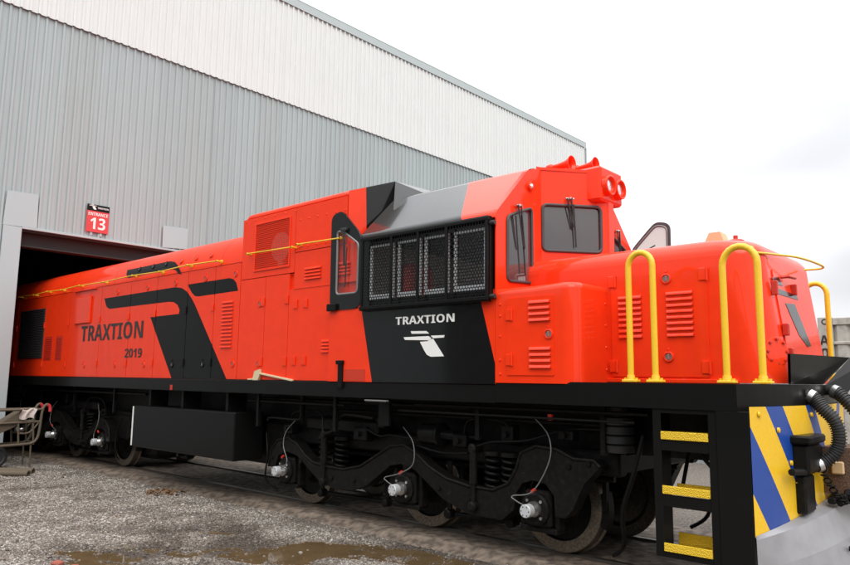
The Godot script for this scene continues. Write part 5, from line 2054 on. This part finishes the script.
	# secondary springs of rubber rings beside the ladder
	for sg in [1.0, -1.0]:
		mb = MB.new()
		mb.lathe(Vector3(-3.02, 1.03, sz(0.95 * sg)), Y, [[0.0, 0.0], [0.0, 0.13], [0.06, 0.14], [0.07, 0.11], [0.08, 0.14], [0.14, 0.14], [0.15, 0.11], [0.16, 0.14], [0.22, 0.14], [0.23, 0.11], [0.24, 0.14], [0.30, 0.14], [0.31, 0.10], [0.39, 0.10], [0.39, 0.0]], 18)
		part(mb, "rubber_spring", M.rubber, bg)
		mb = MB.new()
		mb.tube(smooth_path([Vector3(-2.72, 1.2, sz(1.1 * sg)), Vector3(-2.80, 0.9, sz(1.12 * sg)), Vector3(-2.95, 0.55, sz(1.05 * sg)), Vector3(-3.0, 0.25, sz(0.95 * sg)), Vector3(-3.15, 0.12, sz(0.85 * sg))], 6), 0.02, 6)
		part(mb, "sand_pipe", M.chassis, bg)
	# the other bogie is the same one turned round
	var b2 := bg.duplicate()
	b2.name = "bogie_001"
	L.add_child(b2, true)
	b2.rotation.y = PI

# ---------------------------------------------------------------- yard things
func make_trolley() -> void:
	# hand trolley of bent tube beside the doorway; u runs along it
	var at := Vector3(-14.3, -0.045, -4.78)
	var t := thing("hand_trolley", at, "rusty brown tube-framed hand trolley with a tilted tray beside the doorway jamb", "trolley")
	var u := Vector3(0, 0, -1)
	var w := Vector3(1, 0, 0)
	var P := func(a: float, y: float, b: float) -> Vector3: return at + u * a + Y * y + w * b
	var mb: MB
	for b in [0.0, -0.36]:
		mb = MB.new()
		mb.tube(smooth_path([P.call(-0.6, 0.40, b), P.call(0.1, 0.42, b), P.call(0.26, 0.44, b), P.call(0.34, 0.52, b), P.call(0.37, 0.68, b), P.call(0.39, 0.98, b), P.call(0.42, 1.09, b), P.call(0.47, 1.13, b), P.call(0.52, 1.09, b), P.call(0.53, 1.02, b)], 6), 0.026, 8)
		part(mb, "frame_tube", M.tube, t)
		mb = MB.new()
		mb.tube(smooth_path([P.call(0.47, 1.13, b), P.call(0.52, 1.09, b), P.call(0.53, 1.0, b)], 5), 0.031, 8)
		part(mb, "handle_grip", M.signred, t)
		mb = MB.new()
		mb.tube([P.call(-0.6, 1.04, b), P.call(0.385, 1.045, b)], 0.022, 8)
		mb.tube([P.call(-0.6, 0.80, b), P.call(0.37, 0.82, b)], 0.02, 8)
		part(mb, "side_rail", M.tube, t)
		for a in [0.0, 0.36]:
			mb = MB.new()
			mb.tube([P.call(a * 0.7, 0.8, b), P.call(a * 0.7 + 0.03, 0.41, b)], 0.018, 8)
			part(mb, "upright", M.tube, t)
		mb = MB.new()
		mb.tube([P.call(0.24, 0.42, b), P.call(0.25, 0.0, b), P.call(0.30, 0.0, b)], 0.016, 8)
		part(mb, "leg", M.tube, t)
		mb = MB.new()
		mb.tube(smooth_path([P.call(0.02, 0.62, b), P.call(0.17, 0.62, b), P.call(0.27, 0.70, b), P.call(0.37, 0.84, b)], 5), 0.016, 8)
		part(mb, "brace", M.tube, t)
	for e in [[0.375, 1.045], [0.36, 0.82], [0.28, 0.45], [-0.3, 0.41]]:
		mb = MB.new()
		mb.tube([P.call(e[0], e[1], 0.0), P.call(e[0], e[1], -0.36)], 0.018, 8)
		part(mb, "cross_tube", M.tube, t)
	mb = MB.new()
	var poly := pv([[-0.6, 0.60], [0.04, 1.02], [0.18, 0.96], [0.0, 0.76], [-0.45, 0.55]])
	mb.prism(poly, at + w * -0.03, u, Y, -w * 0.30)
	part(mb, "tray", M.tube, t)
	mb = MB.new()
	mb.lathe(P.call(-0.30, 0.21, -0.2), w, [[0.0, 0.0], [0.0, 0.13], [-0.01, 0.15], [0.0, 0.19], [0.03, 0.205], [0.08, 0.205], [0.11, 0.19], [0.12, 0.15], [0.11, 0.13], [0.11, 0.0]], 24)
	part(mb, "wheel", M.rubber, t)
	mb = MB.new()
	mb.tube([P.call(-0.35, 0.21, -0.3), P.call(-0.35, 0.21, -0.08)], 0.02, 8)
	mb.tube([P.call(-0.35, 0.21, -0.28), P.call(-0.35, 0.5, -0.28)], 0.018, 6)
	mb.tube([P.call(-0.35, 0.21, -0.1), P.call(-0.35, 0.5, -0.1)], 0.018, 6)
	part(mb, "axle_fork", M.tube, t)
	# rag hung over the top rail
	var gr: Array = []
	for i in 9:
		var row: Array = []
		for j in 9:
			var a := lerpf(0.02, 0.27, i / 8.0)
			var s := lerpf(-0.10, 0.26, j / 8.0)          # over the rail: behind, then down the front
			var fold := 0.018 * sin(i * 1.5 + j * 0.4)
			if s < 0.0: row.append(P.call(a, 1.075 + s * 0.8, -0.03 + s * 0.3))
			else: row.append(P.call(a + 0.03 * sin(j * 0.7), 1.077 - s * 0.75 - 0.02 * sin(i * 0.8), 0.028 + fold * minf(s * 8.0, 1.0)))
		gr.append(row)
	mb = MB.new()
	mb.grid(gr)
	single(mb, "rag", M.rag, P.call(0.26, 1.0, 0.0), "stained pale rag hung over the trolley's top rail", "rag")
	# tubes lying on the ground
	for k in 2:
		mb = MB.new()
		var c := Vector3(-13.55 + 0.28 * k, 0.0, -4.52 + 0.17 * k)
		var d := Vector3(0.78, 0, -0.62).normalized()
		var y := ground_y(c.x, c.z) + 0.05
		mb.lathe(Vector3(c.x, y, c.z) - d * 0.55, d, [[0.0, 0.035], [0.0, 0.055], [0.9, 0.055], [0.9, 0.035], [0.86, 0.035]], 12)
		single(mb, "pipe_offcut", M.tube, Vector3(c.x, y, c.z), ["rusty pipe offcut lying on the gravel, the one closer to the trolley wheel", "rusty pipe offcut lying on the gravel, the one farther out from the trolley wheel"][k], "pipe", "pipe offcuts by the trolley")

func make_small_things() -> void:
	# offcut of timber left on the sill
	var t := thing("timber_wedge", Vector3(-7.85, 1.604, sz(1.40)), "pale timber wedge with a thin lath left on the black sill", "wood")
	var mb := MB.new()
	mb.prism(pv([[-7.95, 1.604], [-7.83, 1.604], [-7.80, 1.66], [-7.80, 1.745], [-7.91, 1.72]]), Vector3(0, 0, sz(1.383)), X, Y, Z * 0.035)
	part(mb, "block", M.wood, t)
	mb = MB.new()
	mb.box(Vector3(-7.46, 1.65, sz(1.402)), Vector3(0.70, 0.022, 0.03), 0.002, Basis(Z, -0.12))
	part(mb, "lath", M.wood, t)
	mb = MB.new()
	mb.box(Vector3(-7.95, 1.618, sz(1.402)), Vector3(0.22, 0.018, 0.03), 0.002, Basis(Z, 0.05))
	part(mb, "lath", M.wood, t)
	# heap of dry leaves
	mb = MB.new()
	for k in 90:
		var r := 0.24 * sqrt(rng.randf())
		var a := rng.randf() * TAU
		var c := Vector3(-9.95 + cos(a) * r * 1.5, 0.0, -5.36 + sin(a) * r)
		c.y = ground_y(c.x, c.z) + 0.012 + 0.05 * (1.0 - r / 0.24) * rng.randf()
		var b := Basis.from_euler(Vector3(rng.randf_range(-0.9, 0.9), rng.randf() * TAU, rng.randf_range(-0.9, 0.9)))
		var l := rng.randf_range(0.03, 0.055)
		var p := [Vector3(-l, 0, 0), Vector3(-l * 0.2, 0.008, l * 0.45), Vector3(l, 0.0, 0), Vector3(-l * 0.2, 0.008, -l * 0.45)]
		mb.quad(c + b * p[0], c + b * p[1], c + b * p[2], c + b * p[3])
	var o := single(mb, "dry_leaves", M.leaf, Vector3(-9.95, -0.04, -5.36), "small heap of dry brown leaves on the gravel by the track", "leaves")
	o.set_meta("kind", "stuff")
	# broken bricks at the pool's edge
	for e in [[-6.93, -2.74, 0.3], [-6.70, -2.80, 1.1]]:
		mb = MB.new()
		var c: Vector3 = Vector3(e[0], ground_y(e[0], e[1]) + 0.02, e[1])
		mb.box(c, Vector3(0.10, 0.04, 0.07) * (1.0 if e[2] < 1.0 else 0.7), 0.01, Basis(Y, e[2]) * Basis(X, 0.2))
		single(mb, "brick_fragment", M.brick, c, ["broken red brick fragment at the edge of the muddy puddle", "smaller red brick fragment lying in the muddy puddle"][0 if e[2] < 1.0 else 1], "brick", "brick fragments in the yard")
